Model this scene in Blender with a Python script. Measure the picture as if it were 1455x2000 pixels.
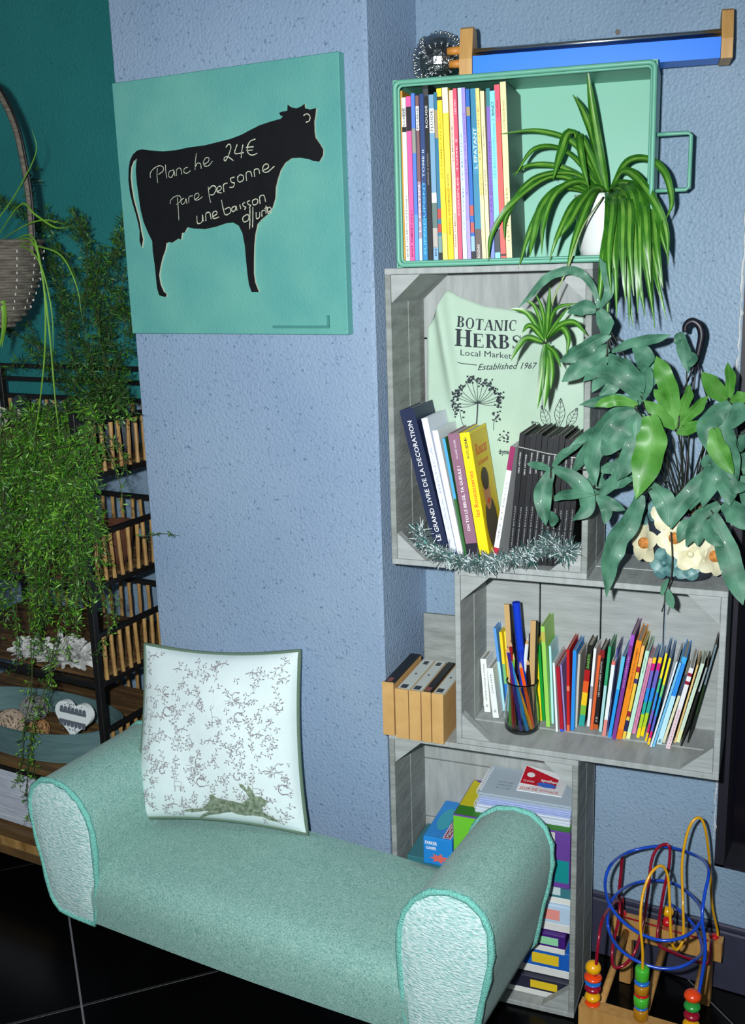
import bpy, bmesh, math, random
from mathutils import Vector, Matrix
from mathutils.geometry import tessellate_polygon

# ------------------------------------------------------------------ clear
for o in list(bpy.data.objects):
    bpy.data.objects.remove(o)
scene = bpy.context.scene
C = scene.collection
R_ = math.radians

# ------------------------------------------------------------------ camera
CAM_H = 1.48
YAW, PIT, ROL, FPX = 0.50364882, 0.235048, 0.03050347, 2028.97
_f = Vector((-math.sin(YAW)*math.cos(PIT), math.cos(YAW)*math.cos(PIT), -math.sin(PIT)))
_r0 = Vector((math.cos(YAW), math.sin(YAW), 0))
_d0 = _f.cross(_r0)
_r = _r0*math.cos(ROL) + _d0*math.sin(ROL)
_d = -_r0*math.sin(ROL) + _d0*math.cos(ROL)
CAM = Vector((0, 0, CAM_H))
cd = bpy.data.cameras.new('camera')
cam = bpy.data.objects.new('camera', cd)
C.objects.link(cam)
M = Matrix((( _r.x, -_d.x, -_f.x, 0), (_r.y, -_d.y, -_f.y, 0), (_r.z, -_d.z, -_f.z, CAM_H), (0, 0, 0, 1)))
cam.matrix_world = M
cd.sensor_fit = 'VERTICAL'
cd.sensor_height = 36.0
cd.lens = FPX*36.0/2000.0
cd.clip_start = 0.02
scene.camera = cam

# ------------------------------------------------------------------ world, exposure, flash
w = bpy.data.worlds.new('world'); scene.world = w; w.use_nodes = True
w.node_tree.nodes['Background'].inputs[0].default_value = (0.55, 0.72, 0.85, 1)
w.node_tree.nodes['Background'].inputs[1].default_value = 0.16
scene.view_settings.view_transform = 'Standard'
scene.view_settings.look = 'None'
scene.view_settings.gamma = 1.0
scene.view_settings.use_curve_mapping = False
scene.view_settings.exposure = 0.0

fl = bpy.data.lights.new('camera_flash', 'SPOT')
fl.shadow_soft_size = 0.016; fl.spot_size = R_(106); fl.spot_blend = 1.0
fl.energy = 215.0
fl.color = (0.93, 0.985, 1.0)
flo = bpy.data.objects.new('camera_flash', fl)
C.objects.link(flo)
_fp = CAM - _r*0.085 - _d*0.045 + _f*0.02
flo.location = _fp
flo.rotation_euler = (_f - _r*0.06 + _d*0.02).to_track_quat('-Z', 'Y').to_euler()

# ------------------------------------------------------------------ pixel -> point on a plane of the room
def ray(px, py):
    return _r*((px-727.5)/FPX) + _d*((py-1000.0)/FPX) + _f
FR = Matrix.Identity(4)          # current local frame (the shelves stand slightly turned)
def set_frame(M):
    global FR, FRI, FCAM, FR3
    FR = M; FRI = M.inverted(); FCAM = FRI @ CAM; FR3 = FRI.to_3x3()
set_frame(Matrix.Identity(4))
def at(px, py, Y):
    v = FR3 @ ray(px, py); return FCAM + v*((Y-FCAM.y)/v.y)
def atx(px, py, X):
    v = FR3 @ ray(px, py); return FCAM + v*((X-FCAM.x)/v.x)
def atz(px, py, Z):
    v = FR3 @ ray(px, py); return FCAM + v*((Z-FCAM.z)/v.z)

YC, YF, YW, YL = 1.735, 1.764, 1.97, 2.20       # crate fronts, column front, back wall, alcove wall
SHELF = Matrix.Translation((-.53, YC, 0)) @ Matrix.Rotation(R_(7.0), 4, 'Z') @ Matrix.Translation((.53, -YC, 0))
XCR, XCL = -0.956, -1.552                       # column right and left faces

# ------------------------------------------------------------------ materials
def lin(c):
    c = c/255.0
    return c/12.92 if c <= 0.04045 else ((c+0.055)/1.055)**2.4
def rgb(c):
    return (lin(c[0]), lin(c[1]), lin(c[2]), 1.0)
_mats = {}
def mat(name, col, rough=0.6, metal=0.0, spec=0.5, var=0.0, vscale=20.0, bump=0.0, bscale=60.0, col2=None, coat=0.0, stretch=None, detail=4.0, trans=0.0, coord='Object', sheen=0.0):
    if name in _mats: return _mats[name]
    m = bpy.data.materials.new(name); m.use_nodes = True
    nt = m.node_tree; b = nt.nodes['Principled BSDF']
    b.inputs['Base Color'].default_value = rgb(col)
    b.inputs['Roughness'].default_value = rough
    b.inputs['Metallic'].default_value = metal
    b.inputs['Specular IOR Level'].default_value = spec
    b.inputs['Coat Weight'].default_value = coat
    b.inputs['Sheen Weight'].default_value = sheen
    if trans: b.inputs['Transmission Weight'].default_value = trans
    if var or bump or col2:
        tc = nt.nodes.new('ShaderNodeTexCoord'); mp = nt.nodes.new('ShaderNodeMapping')
        nt.links.new(tc.outputs[coord], mp.inputs[0])
        if stretch: mp.inputs['Scale'].default_value = stretch
    if var or col2:
        n = nt.nodes.new('ShaderNodeTexNoise'); n.inputs['Scale'].default_value = vscale; n.inputs['Detail'].default_value = detail
        nt.links.new(mp.outputs[0], n.inputs['Vector'])
        rp = nt.nodes.new('ShaderNodeValToRGB')
        rp.color_ramp.elements[0].position = 0.32; rp.color_ramp.elements[1].position = 0.68
        a = rgb(col)
        if col2: c2 = rgb(col2)
        else: c2 = tuple(min(1, x*(1+var)) for x in a[:3])+(1,); a = tuple(x*(1-var) for x in a[:3])+(1,)
        rp.color_ramp.elements[0].color = a; rp.color_ramp.elements[1].color = c2
        nt.links.new(n.outputs['Fac'], rp.inputs[0]); nt.links.new(rp.outputs[0], b.inputs['Base Color'])
    if bump:
        n2 = nt.nodes.new('ShaderNodeTexNoise'); n2.inputs['Scale'].default_value = bscale; n2.inputs['Detail'].default_value = 3.0
        nt.links.new(mp.outputs[0], n2.inputs['Vector'])
        bp = nt.nodes.new('ShaderNodeBump'); bp.inputs['Strength'].default_value = min(1, bump); bp.inputs['Distance'].default_value = 0.002*max(1, bump)
        nt.links.new(n2.outputs['Fac'], bp.inputs['Height']); nt.links.new(bp.outputs[0], b.inputs['Normal'])
    _mats[name] = m
    return m
def cmat(c, rough=0.45):
    return mat('print_%d_%d_%d' % tuple(c), c, rough, spec=0.4)

def wall_mat(name, col, col2, spot):
    m = bpy.data.materials.new(name); m.use_nodes = True
    nt = m.node_tree; b = nt.nodes['Principled BSDF']; L = nt.links.new
    tc = nt.nodes.new('ShaderNodeTexCoord')
    n = nt.nodes.new('ShaderNodeTexNoise'); n.inputs['Scale'].default_value = 3.0; n.inputs['Detail'].default_value = 5
    rp = nt.nodes.new('ShaderNodeValToRGB'); rp.color_ramp.elements[0].position = .3; rp.color_ramp.elements[1].position = .7
    rp.color_ramp.elements[0].color = rgb(col); rp.color_ramp.elements[1].color = rgb(col2)
    L(tc.outputs['Object'], n.inputs['Vector']); L(n.outputs['Fac'], rp.inputs[0])
    # small dark pits between the grains of the textured paint
    v = nt.nodes.new('ShaderNodeTexVoronoi'); v.inputs['Scale'].default_value = 150
    n3 = nt.nodes.new('ShaderNodeTexNoise'); n3.inputs['Scale'].default_value = 130; n3.inputs['Detail'].default_value = 3
    L(tc.outputs['Object'], n3.inputs['Vector'])
    r2 = nt.nodes.new('ShaderNodeValToRGB'); r2.color_ramp.elements[0].position = .28; r2.color_ramp.elements[1].position = .38
    r2.color_ramp.elements[0].color = (1, 1, 1, 1); r2.color_ramp.elements[1].color = (0, 0, 0, 1)
    L(n3.outputs['Fac'], r2.inputs[0])
    mx = nt.nodes.new('ShaderNodeMix'); mx.data_type = 'RGBA'
    L(r2.outputs[0], mx.inputs[0]); L(rp.outputs[0], mx.inputs[6]); mx.inputs[7].default_value = rgb(spot)
    L(mx.outputs[2], b.inputs['Base Color'])
    L(tc.outputs['Object'], v.inputs['Vector'])
    n2 = nt.nodes.new('ShaderNodeTexNoise'); n2.inputs['Scale'].default_value = 190; n2.inputs['Detail'].default_value = 4
    L(tc.outputs['Object'], n2.inputs['Vector'])
    ad = nt.nodes.new('ShaderNodeMath'); ad.operation = 'ADD'; L(v.outputs['Distance'], ad.inputs[0]); L(n2.outputs['Fac'], ad.inputs[1])
    bp = nt.nodes.new('ShaderNodeBump'); bp.inputs['Strength'].default_value = .5; bp.inputs['Distance'].default_value = .0022
    L(ad.outputs[0], bp.inputs['Height']); L(bp.outputs[0], b.inputs['Normal'])
    b.inputs['Roughness'].default_value = .5; b.inputs['Specular IOR Level'].default_value = .35
    return m

# ------------------------------------------------------------------ mesh helpers
def link(name, me, parent=None):
    o = bpy.data.objects.new(name, me); C.objects.link(o)
    if parent is not None:
        o.parent = parent
        o.matrix_parent_inverse = parent_inv(parent)
    else:
        o.matrix_world = FR
    return o
_inv = {}
def parent_inv(p):
    return _inv.get(p.name, Matrix.Identity(4))
def thing(name, loc, label, cat, group=None):
    o = bpy.data.objects.new(name, None); C.objects.link(o)
    o.matrix_world = FR @ Matrix.Translation(Vector(loc)); o.empty_display_size = 0.02
    _inv[o.name] = Matrix.Translation(-Vector(loc))
    tag(o, label, cat, group); return o
def tag(o, label=None, cat=None, group=None, kind=None):
    if label: o['label'] = label
    if cat: o['category'] = cat
    if group: o['group'] = group
    if kind: o['kind'] = kind
    return o

class MB:
    """collects faces, then becomes ONE mesh object"""
    def __init__(s): s.v = []; s.f = []; s.m = []
    def add(s, vs, fs, mi=0):
        k = len(s.v); s.v.extend([tuple(x) for x in vs])
        for f in fs: s.f.append(tuple(i+k for i in f)); s.m.append(mi)
        return s
    def box(s, lo, hi, mi=0, M=None):
        vs = [Vector((x, y, z)) for x in (lo[0], hi[0]) for y in (lo[1], hi[1]) for z in (lo[2], hi[2])]
        if M is not None: vs = [M @ v for v in vs]
        return s.add(vs, [(0,1,3,2),(4,6,7,5),(0,4,5,1),(2,3,7,6),(0,2,6,4),(1,5,7,3)], mi)
    def bbox(s, lo, hi, b=0.002, mi=0, M=None):
        """box with chamfered edges"""
        bm = bmesh.new(); bmesh.ops.create_cube(bm, size=1.0)
        lo = Vector(lo); hi = Vector(hi)
        for v in bm.verts: v.co = Vector(((lo[i]+hi[i])/2 + v.co[i]*(hi[i]-lo[i]) for i in range(3)))
        bmesh.ops.bevel(bm, geom=list(bm.edges), offset=b, segments=1, affect='EDGES')
        return s.bm(bm, mi, M)
    def bm(s, bm, mi=0, M=None):
        bm.verts.index_update()
        vs = [(M @ v.co) if M is not None else v.co.copy() for v in bm.verts]
        s.add(vs, [tuple(v.index for v in f.verts) for f in bm.faces], mi); bm.free(); return s
    def tube(s, pts, r, n=8, mi=0, cap=True, closed=False):
        pts = [Vector(p) for p in pts]; k0 = len(s.v); N = len(pts)
        rr = r if isinstance(r, (list, tuple)) else [r]*N
        t0 = (pts[1]-pts[0]).normalized(); nrm = t0.orthogonal().normalized()
        for i, p in enumerate(pts):
            if closed: t = (pts[(i+1) % N]-pts[i-1]).normalized()
            else: t = (pts[min(i+1, N-1)]-pts[max(i-1, 0)])
            if t.length < 1e-9: t = t0
            t = t.normalized()
            nrm = (nrm - t*nrm.dot(t))
            if nrm.length < 1e-6: nrm = t.orthogonal()
            nrm.normalize(); b = t.cross(nrm)
            for j in range(n):
                a = 2*math.pi*j/n
                s.v.append(tuple(p + (nrm*math.cos(a)+b*math.sin(a))*rr[i]))
        for i in range(N if closed else N-1):
            a0 = k0+i*n; a1 = k0+((i+1) % N)*n
            for j in range(n):
                s.f.append((a0+j, a0+(j+1) % n, a1+(j+1) % n, a1+j)); s.m.append(mi)
        if cap and not closed:
            s.f.append(tuple(k0+j for j in range(n))[::-1]); s.m.append(mi)
            s.f.append(tuple(k0+(N-1)*n+j for j in range(n))); s.m.append(mi)
        return s
    def lathe(s, prof, c, n=24, mi=0, axis=None):
        """prof = [(r, z)...] about a vertical axis at c (or about axis)"""
        k0 = len(s.v); c = Vector(c)
        Q = axis.to_track_quat('Z', 'Y').to_matrix() if axis is not None else Matrix.Identity(3)
        for (r, z) in prof:
            for j in range(n):
                a = 2*math.pi*j/n
                s.v.append(tuple(c + Q @ Vector((r*math.cos(a), r*math.sin(a), z))))
        for i in range(len(prof)-1):
            for j in range(n):
                s.f.append((k0+i*n+j, k0+i*n+(j+1) % n, k0+(i+1)*n+(j+1) % n, k0+(i+1)*n+j)); s.m.append(mi)
        if prof[0][0] > 1e-5: s.f.append(tuple(k0+j for j in range(n))[::-1]); s.m.append(mi)
        if prof[-1][0] > 1e-5: s.f.append(tuple(k0+(len(prof)-1)*n+j for j in range(n))); s.m.append(mi)
        return s
    def sphere(s, c, r, n=12, k=8, mi=0, sc=(1,1,1)):
        prof = [(max(1e-6, math.sin(math.pi*i/k))*r, -math.cos(math.pi*i/k)*r) for i in range(k+1)]
        k0 = len(s.v); s.lathe(prof, (0,0,0), n, mi)
        for i in range(k0, len(s.v)):
            x = s.v[i]; s.v[i] = (c[0]+x[0]*sc[0], c[1]+x[1]*sc[1], c[2]+x[2]*sc[2])
        return s
    def prism(s, poly, vec, mi=0, mside=None, back=True):
        """polygon (list of 3D points) pushed along vec"""
        poly = [Vector(p) for p in poly]; vec = Vector(vec); n = len(poly)
        tris = tessellate_polygon([poly])
        s.add(poly, [tuple(t) for t in tris], mi)
        if back: s.add([p+vec for p in poly], [tuple(t)[::-1] for t in tris], mi)
        s.add(poly+[p+vec for p in poly], [(i, (i+1) % n, n+(i+1) % n, n+i) for i in range(n)], mi if mside is None else mside)
        return s
    def ribbon(s, pts, widths, side, mi=0, fold=0.0, mid=None, wav=0.0, ph=0.0, fq=1.0):
        """leaf-like strip along pts; side = direction across (Vector or list)"""
        pts = [Vector(p) for p in pts]; N = len(pts); k0 = len(s.v)
        for i, p in enumerate(pts):
            t = (pts[min(i+1, N-1)]-pts[max(i-1, 0)]).normalized()
            sd = side[i] if isinstance(side, list) else side
            sd = (sd - t*sd.dot(t))
            if sd.length < 1e-6: sd = t.orthogonal()
            sd.normalize(); nn = t.cross(sd); wd = widths[i]/2
            for q in (-1, -.38, 0, .38, 1):
                s.v.append(tuple(p + sd*wd*q + nn*(abs(q)*fold*wd + wav*wd*abs(q)*q*math.sin(i*fq+ph+q))))
        for i in range(N-1):
            for j in range(4):
                a = k0+i*5+j
                s.f.append((a, a+1, a+6, a+5)); s.m.append(mid if (mid is not None and j in (1, 2)) else mi)
        return s
    def build(s, name, mats, parent=None, smooth=False, auto=None):
        me = bpy.data.meshes.new(name)
        me.from_pydata(s.v, [], s.f)
        if not isinstance(mats, (list, tuple)): mats = [mats]
        for m in mats: me.materials.append(m)
        me.polygons.foreach_set('material_index', s.m)
        if smooth: me.polygons.foreach_set('use_smooth', [True]*len(me.polygons))
        me.update()
        if auto is not None:
            me.polygons.foreach_set('use_smooth', [True]*len(me.polygons))
            try: me.set_sharp_from_angle(angle=R_(auto))
            except Exception: pass
        return link(name, me, parent)

def spline(P, n=8):
    """Catmull-Rom through points"""
    P = [Vector(p) for p in P]; out = []
    for i in range(len(P)-1):
        a = P[i-1] if i > 0 else P[0]*2-P[1]; b = P[i]; c = P[i+1]; d = P[i+2] if i+2 < len(P) else P[-1]*2-P[-2]
        for j in range(n):
            t = j/n
            out.append(0.5*((2*b)+(c-a)*t+(2*a-5*b+4*c-d)*t*t+(-a+3*b-3*c+d)*t*t*t))
    out.append(P[-1]); return out

# text from the built-in font as flat polygons: verts with x in 0..w, y in 0..h (cap height 1)
_tc = {}
def text_mesh(s, bold=0.0, shear=0.0):
    key = (s, bold, shear)
    if key in _tc: return _tc[key]
    cu = bpy.data.curves.new('t', 'FONT'); cu.body = s; cu.size = 1.0; cu.offset = bold; cu.shear = shear; cu.resolution_u = 2
    o = bpy.data.objects.new('t', cu); C.objects.link(o)
    dg = bpy.context.evaluated_depsgraph_get()
    me = bpy.data.meshes.new_from_object(o.evaluated_get(dg))
    vs = [(v.co.x, v.co.y) for v in me.vertices]; fs = [tuple(p.vertices) for p in me.polygons]
    bpy.data.objects.remove(o); bpy.data.curves.remove(cu); bpy.data.meshes.remove(me)
    if vs:
        x0 = min(v[0] for v in vs); x1 = max(v[0] for v in vs)
        vs = [((v[0]-x0), v[1]/0.69) for v in vs]; wd = x1-x0
    else: wd = 1
    _tc[key] = (vs, fs, wd); return _tc[key]
def put_text(mb, s, fn, mi=0, bold=0.0, shear=0.0):
    """fn(u in 0..1 along, v in cap heights) -> point"""
    vs, fs, wd = text_mesh(s, bold, shear)
    mb.add([fn(x/wd, y) for x, y in vs], fs, mi)
def stroke(mb, pts, wd, nrm, mi=0):
    """flat pen stroke through 3D points lying on a surface with normal nrm"""
    pts = [Vector(p) for p in pts]; N = len(pts); k0 = len(mb.v)
    for i, p in enumerate(pts):
        t = (pts[min(i+1, N-1)]-pts[max(i-1, 0)])
        t = t.normalized() if t.length > 1e-9 else Vector((1, 0, 0))
        sd = t.cross(nrm)
        sd = sd.normalized() if sd.length > 1e-9 else Vector((0, 0, 1))
        ww = wd[i] if isinstance(wd, (list, tuple)) else wd
        mb.v.append(tuple(p+sd*ww/2)); mb.v.append(tuple(p-sd*ww/2))
    for i in range(N-1):
        mb.f.append((k0+2*i, k0+2*i+1, k0+2*i+3, k0+2*i+2)); mb.m.append(mi)
rnd = random.Random(11)
# ================================================================== the setting
M_wall = wall_mat('wall_lilac_paint', (136,158,186), (150,170,194), (104,126,152))
M_wall2 = wall_mat('wall_grey_and_dimmed_lilac', (128,152,174), (144,166,188), (96,118,138))  # flash falloff on the right wall put into the colour; left recess grey below
M_teal = wall_mat('wall_teal_paint', (38,122,122), (48,136,134), (30,100,104))
M_grout = mat('grout', (112,112,116), .8)
M_tile = mat('black_tile', (6,6,7), .22, spec=.22)
M_base = mat('baseboard_paint', (58,58,78), .45, var=.1)
M_dark = mat('dark_glass', (14,13,22), .15, spec=.5)
M_plaster = mat('rough_plaster', (196,202,206), .9, var=.2, vscale=60, bump=1, bscale=200)

# floor: grout bed with single black tiles, recessed joints
fl_o = MB().box((-3.2, -0.6, -0.06), (0.9, 2.3, -0.003)).build('floor', M_grout)
tag(fl_o, 'black glossy tiled floor with thin grey grout lines', kind='structure')
d1 = (Vector((-1.411, 1.287))-Vector((-1.701, 1.541))).normalized()
d2 = Vector((-d1.y, d1.x)); d2 = -d2 if d2.x < 0 else d2
P0 = Vector((-1.455, 1.325)); TS = 0.60
tm = {}
def tile_mesh():
    mb = MB(); a = TS/2-0.0022
    mb.bbox((-a, -a, -0.02), (a, a, 0.0), 0.0012); me = bpy.data.meshes.new('floor_tile')
    me.from_pydata(mb.v, [], mb.f); me.materials.append(M_tile); me.update(); return me
TM = tile_mesh()
ang = math.atan2(d1.y, d1.x)
for i in range(-6, 8):
    for j in range(-6, 8):
        c = P0 + d1*(TS*(i+.5)) + d2*(TS*(j+.5))
        if -3.3 < c.x < 1.3 and -0.9 < c.y < 2.7:
            o = link('floor_tile', TM, fl_o); o.location = (c.x, c.y, 0); o.rotation_euler = (0, 0, ang)

# column between the two recesses
ce = MB().bbox((XCL, YF, 0), (XCR, YL+.1, 2.6), .006).build('wall_center', M_wall)
tag(ce, 'lilac textured column between two recesses', kind='structure')
wr = MB().box((XCR-.01, YW, 0), (-0.319, YW+.12, 2.6)).box((-0.319, YW, 1.62), (0.9, YW+.12, 2.6)).box((-0.319, YW, 0), (0.9, YW+.12, 0.27)).build('wall_right', M_wall2)
tag(wr, 'lilac grey textured wall behind the crates', kind='structure')
wl = MB().box((-3.2, YL, 1.135), (XCL+.01, YL+.1, 2.6)).build('wall_left', M_teal)
tag(wl, 'teal painted wall of the left recess', kind='structure')
wl2 = MB().box((-3.2, YL-.004, 0), (XCL+.01, YL+.1, 1.135)).build('wall_left_lower', M_wall2)
tag(wl2, 'grey lower wall of the left recess', kind='structure')
bb = MB().bbox((-0.955, YW-.016, 0), (0.9, YW, .135), .003).bbox((-0.955, YW-.01, .135), (0.9, YW, .147), .003).build('baseboard_right', M_base)
tag(bb, kind='structure')
# dark window at the right edge, set in a rough plaster reveal
wi = thing('window_1', (-0.319, YW, .27), 'dark window at the right edge of the photo', None)
wi['kind'] = 'structure'
MB().box((-0.312, YW+.05, .275), (0.9, YW+.06, 1.62)).build('pane', M_dark, wi)
mb = MB(); mb.box((-0.319, YW+.001, .27), (-0.300, YW+.06, 1.62)); mb.box((-0.319, YW+.001, .262), (0.9, YW+.06, .275))
mb.build('window_frame', mat('dark_frame', (30,28,40), .5), wi)
mb = MB(); pts = []
for i in range(90):
    z = .33+i*.0143
    pts.append(Vector((-0.3225+rnd.uniform(-.0025, .0025), YW-.001, z)))
mb.tube(pts, [rnd.uniform(.0006, .004) for _ in pts], 6); mb.build('plaster_edge', M_plaster, wi)
# small screw plug in the wall above the shelves
pg = at(1207, 63, YW)
o = MB().lathe([(.0045, 0), (.0045, .003), (.001, .004)], pg+Vector((0, -.0002, 0)), 10, axis=Vector((0, -1, 0))).build('wall_plug', mat('plug', (120,108,96), .8))
tag(o, 'small brown plug in the wall above the metal rods', 'wall plug')
# ceiling keeps the room closed above the frame
ce2 = MB().box((-3.2, -0.6, 2.6), (0.9, 2.3, 2.66)).build('ceiling', mat('ceiling_paint', (200,205,210), .9)); tag(ce2, kind='structure')
# ================================================================== upholstered bench
def fabric(name, col, col2, sx, bumpd, knit=False):
    m = bpy.data.materials.new(name); m.use_nodes = True
    nt = m.node_tree; b = nt.nodes['Principled BSDF']; L = nt.links.new
    tc = nt.nodes.new('ShaderNodeTexCoord')
    n = nt.nodes.new('ShaderNodeTexNoise'); n.inputs['Scale'].default_value = 330 if not knit else 190; n.inputs['Detail'].default_value = 3; n.inputs['Roughness'].default_value = .6
    n2 = nt.nodes.new('ShaderNodeTexNoise'); n2.inputs['Scale'].default_value = 60 if not knit else 40; n2.inputs['Detail'].default_value = 5
    L(tc.outputs['Object'], n.inputs['Vector'])
    if knit:
        mp = nt.nodes.new('ShaderNodeMapping'); mp.inputs['Scale'].default_value = (.55, 1, 1.5); mp.inputs['Rotation'].default_value = (0, .12, 0); L(tc.outputs['Object'], mp.inputs[0]); L(mp.outputs[0], n.inputs['Vector'])
    L(tc.outputs['Object'], n2.inputs['Vector'])
    ad = nt.nodes.new('ShaderNodeMath'); ad.operation = 'MULTIPLY_ADD'; L(n2.outputs['Fac'], ad.inputs[0]); ad.inputs[1].default_value = .14
    sb_ = nt.nodes.new('ShaderNodeMath'); sb_.operation = 'SUBTRACT'; L(n.outputs['Fac'], sb_.inputs[0]); sb_.inputs[1].default_value = .07; L(sb_.outputs[0], ad.inputs[2])
    rp = nt.nodes.new('ShaderNodeValToRGB'); e = rp.color_ramp.elements; e[0].position = .28; e[1].position = .70
    e[0].color = rgb(col); e[1].color = rgb(col2)
    L(ad.outputs[0], rp.inputs[0]); L(rp.outputs[0], b.inputs['Base Color'])
    bp = nt.nodes.new('ShaderNodeBump'); bp.inputs['Strength'].default_value = .8; bp.inputs['Distance'].default_value = bumpd
    L(ad.outputs[0], bp.inputs['Height']); L(bp.outputs[0], b.inputs['Normal'])
    b.inputs['Roughness'].default_value = .85; b.inputs['Specular IOR Level'].default_value = .25; b.inputs['Sheen Weight'].default_value = .15
    return m
M_fab = fabric('woven_turquoise', (84,140,130), (164,198,188), 1900, .0012)
M_knit = fabric('nubby_knit', (132,196,190), (232,248,246), 900, .006, True)
M_trim = mat('turquoise_trim', (122,198,184), .9, var=.15, vscale=200, bump=2, bscale=300)
M_black = mat('black_wood', (5,5,5), .6)

SX0, SX1, SY0, SY1 = -1.440, -0.722, 1.375, 1.680
sofa = thing('bench', ((SX0+SX1)/2, 1.54, 0), 'turquoise upholstered bench with rolled arms in front of the column', 'bench')
# seat: rounded front, slightly domed
mb = MB(); NX, prof = 26, []
for (y, z) in [(SY0+.012,.158),(SY0+.002,.164),(SY0,.18),(SY0-.002,.22),(SY0,.250),(SY0+.006,.268),(SY0+.022,.281),(SY0+.05,.288),(1.48,.296),(1.58,.302),(1.645,.304),(1.667,.302),(1.677,.292),(SY1,.27),(SY1,.16)]:
    prof.append((y, z))
for i in range(NX+1):
    u = i/NX; x = SX0-.006+(SX1-SX0+.012)*u; dome = math.sin(math.pi*u)
    for (y, z) in prof:
        zz = z + (.010*dome*max(0, min(1, (z-.2)/.08)) if SY0+.01 < y < SY1-.01 else 0)
        yy = y - (.006*dome if y < SY0+.03 else 0)
        mb.v.append((x, yy, zz))
n = len(prof)
for i in range(NX):
    for j in range(n-1):
        a = i*n+j; mb.f.append((a, a+1, a+n+1, a+n)); mb.m.append(0)
    a = i*n; mb.f.append((a, a+n, a+n+n-1, a+n-1)); mb.m.append(0)
mb.f.append(tuple(range(n))[::-1]); mb.m.append(0); mb.f.append(tuple(NX*n+j for j in range(n))); mb.m.append(0)
mb.build('seat', M_fab, sofa, auto=50)
# arm profile (front view) of the left arm; the right one is mirrored
AP = [(-1.448,.160),(-1.436,.20),(-1.431,.265),(-1.428,.33),(-1.430,.375),(-1.440,.410),(-1.460,.440),(-1.490,.462),(-1.525,.470),(-1.558,.466),(-1.584,.446),(-1.597,.415),(-1.599,.375),(-1.593,.330),(-1.583,.285),(-1.574,.235),(-1.566,.195),(-1.545,.166),(-1.50,.160)]
def arm(mir):
    f = (lambda x: x) if not mir else (lambda x: SX0+SX1-x)
    P = [(f(x), z) for x, z in AP]
    cx = f(-1.515); cz = .32
    mb = MB(); ys = [SY0+.004, SY0+.012]+[SY0+.012+(SY1-SY0-.024)*i/10 for i in range(1, 11)]+[SY1]
    pp = []
    for i in range(len(P)):   # smoother ring
        a, b = P[i], P[(i+1) % len(P)]; pp += [a, ((a[0]+b[0])/2, (a[1]+b[1])/2)]
    for y in ys:
        sc = .985 if y in (ys[0], ys[-1]) else 1
        for x, z in pp: mb.v.append((cx+(x-cx)*sc, y, cz+(z-cz)*sc))
    n = len(pp)
    for i in range(len(ys)-1):
        for j in range(n): mb.f.append((i*n+j, i*n+(j+1) % n, (i+1)*n+(j+1) % n, (i+1)*n+j)); mb.m.append(0)
    mb.f.append(tuple(range(n))); mb.m.append(0); mb.f.append(tuple((len(ys)-1)*n+j for j in range(n))[::-1]); mb.m.append(0)
    arm_o = mb.build('arm', M_fab, sofa, auto=40)
    # knit front panel, softly bulging, as grid of rings
    mb = MB(); rings = 10
    for k in range(rings+1):
        s_ = k/rings
        for x, z in pp:
            bul = .009*(1-s_**4)
            nz = 0
            mb.v.append((cx+(x-cx)*.965*s_, SY0+.002-bul+nz, cz+(z-cz)*.965*s_))
    for k in range(rings):
        for j in range(n): mb.f.append((k*n+j, k*n+(j+1) % n, (k+1)*n+(j+1) % n, (k+1)*n+j)); mb.m.append(0)
    p_ = mb.build('arm_front', M_knit, arm_o, smooth=True)
    tag(p_, 'pale nubby knit front panel')
    for yy, nm in ((SY0+.004, 'trim'), (SY1-.002, 'trim')):
        pts = [Vector((cx+(x-cx)*.995, yy, cz+(z-cz)*.995)) for x, z in pp]
        t_ = MB().tube(pts, [.0062+rnd.uniform(-.0012, .0012) for _ in pts], 7, closed=True).build(nm, M_trim, arm_o, smooth=True)
        tag(t_, 'fuzzy turquoise piping')
arm(False); arm(True)
for x in (-1.43, -.73):
    for y in (1.585, 1.655):
        MB().lathe([(.013, 0), (.018, .162)], (x, y, 0), 10).build('leg', M_black, sofa)
# ================================================================== cushion
PTL, PTR, PBL, PBR = Vector((-1.512, 1.672, .668)), Vector((-1.133, 1.722, .694)), Vector((-1.466, 1.535, .318)), Vector((-1.087, 1.648, .316))
def pil_mid(u, v):     # u left->right, v bottom->top in 0..1 with drawn-in edges
    e = .050; uu = u+(0.5-u)*e*4*v*(1-v)*1.2; vv = v+(0.5-v)*e*4*u*(1-u)*1.6
    p = PBL*(1-uu)*(1-vv)+PBR*uu*(1-vv)+PTL*(1-uu)*vv+PTR*uu*vv
    return p
PN = ((PTR-PBL).cross(PTL-PBR)).normalized()
if PN.y > 0: PN = -PN
def pil_t(u, v):
    a = max(0, 1-abs(2*u-1)**2.6); b = max(0, 1-abs(2*v-1)**2.6)
    return .058*(a*b)**.55 + .005*math.sin(9*u+4*v)*a*b + .004*math.sin(14*v-6*u)*a*b*(1-u)
def pil(u, v, off=0.0):
    return pil_mid(u, v)+PN*(pil_t(u, v)+off)
cu = thing('cushion', (PBL+PBR)/2, 'white cushion printed with grey woodland animals and a green hare', 'cushion')
mb = MB(); N = 52
for s_ in (1, -1):
    k0 = len(mb.v)
    for i in range(N+1):
        for j in range(N+1):
            u, v = i/N, j/N; mb.v.append(tuple(pil_mid(u, v)+PN*pil_t(u, v)*s_*(1 if s_ > 0 else .8)))
    for i in range(N):
        for j in range(N):
            a = k0+i*(N+1)+j; f = (a, a+N+1, a+N+2, a+1); mb.f.append(f if s_ > 0 else f[::-1]); mb.m.append(0)
mb.build('cushion_cover', mat('cushion_cotton', (222,236,236), .85, var=.03, bump=.4, bscale=400), cu, smooth=True)
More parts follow.
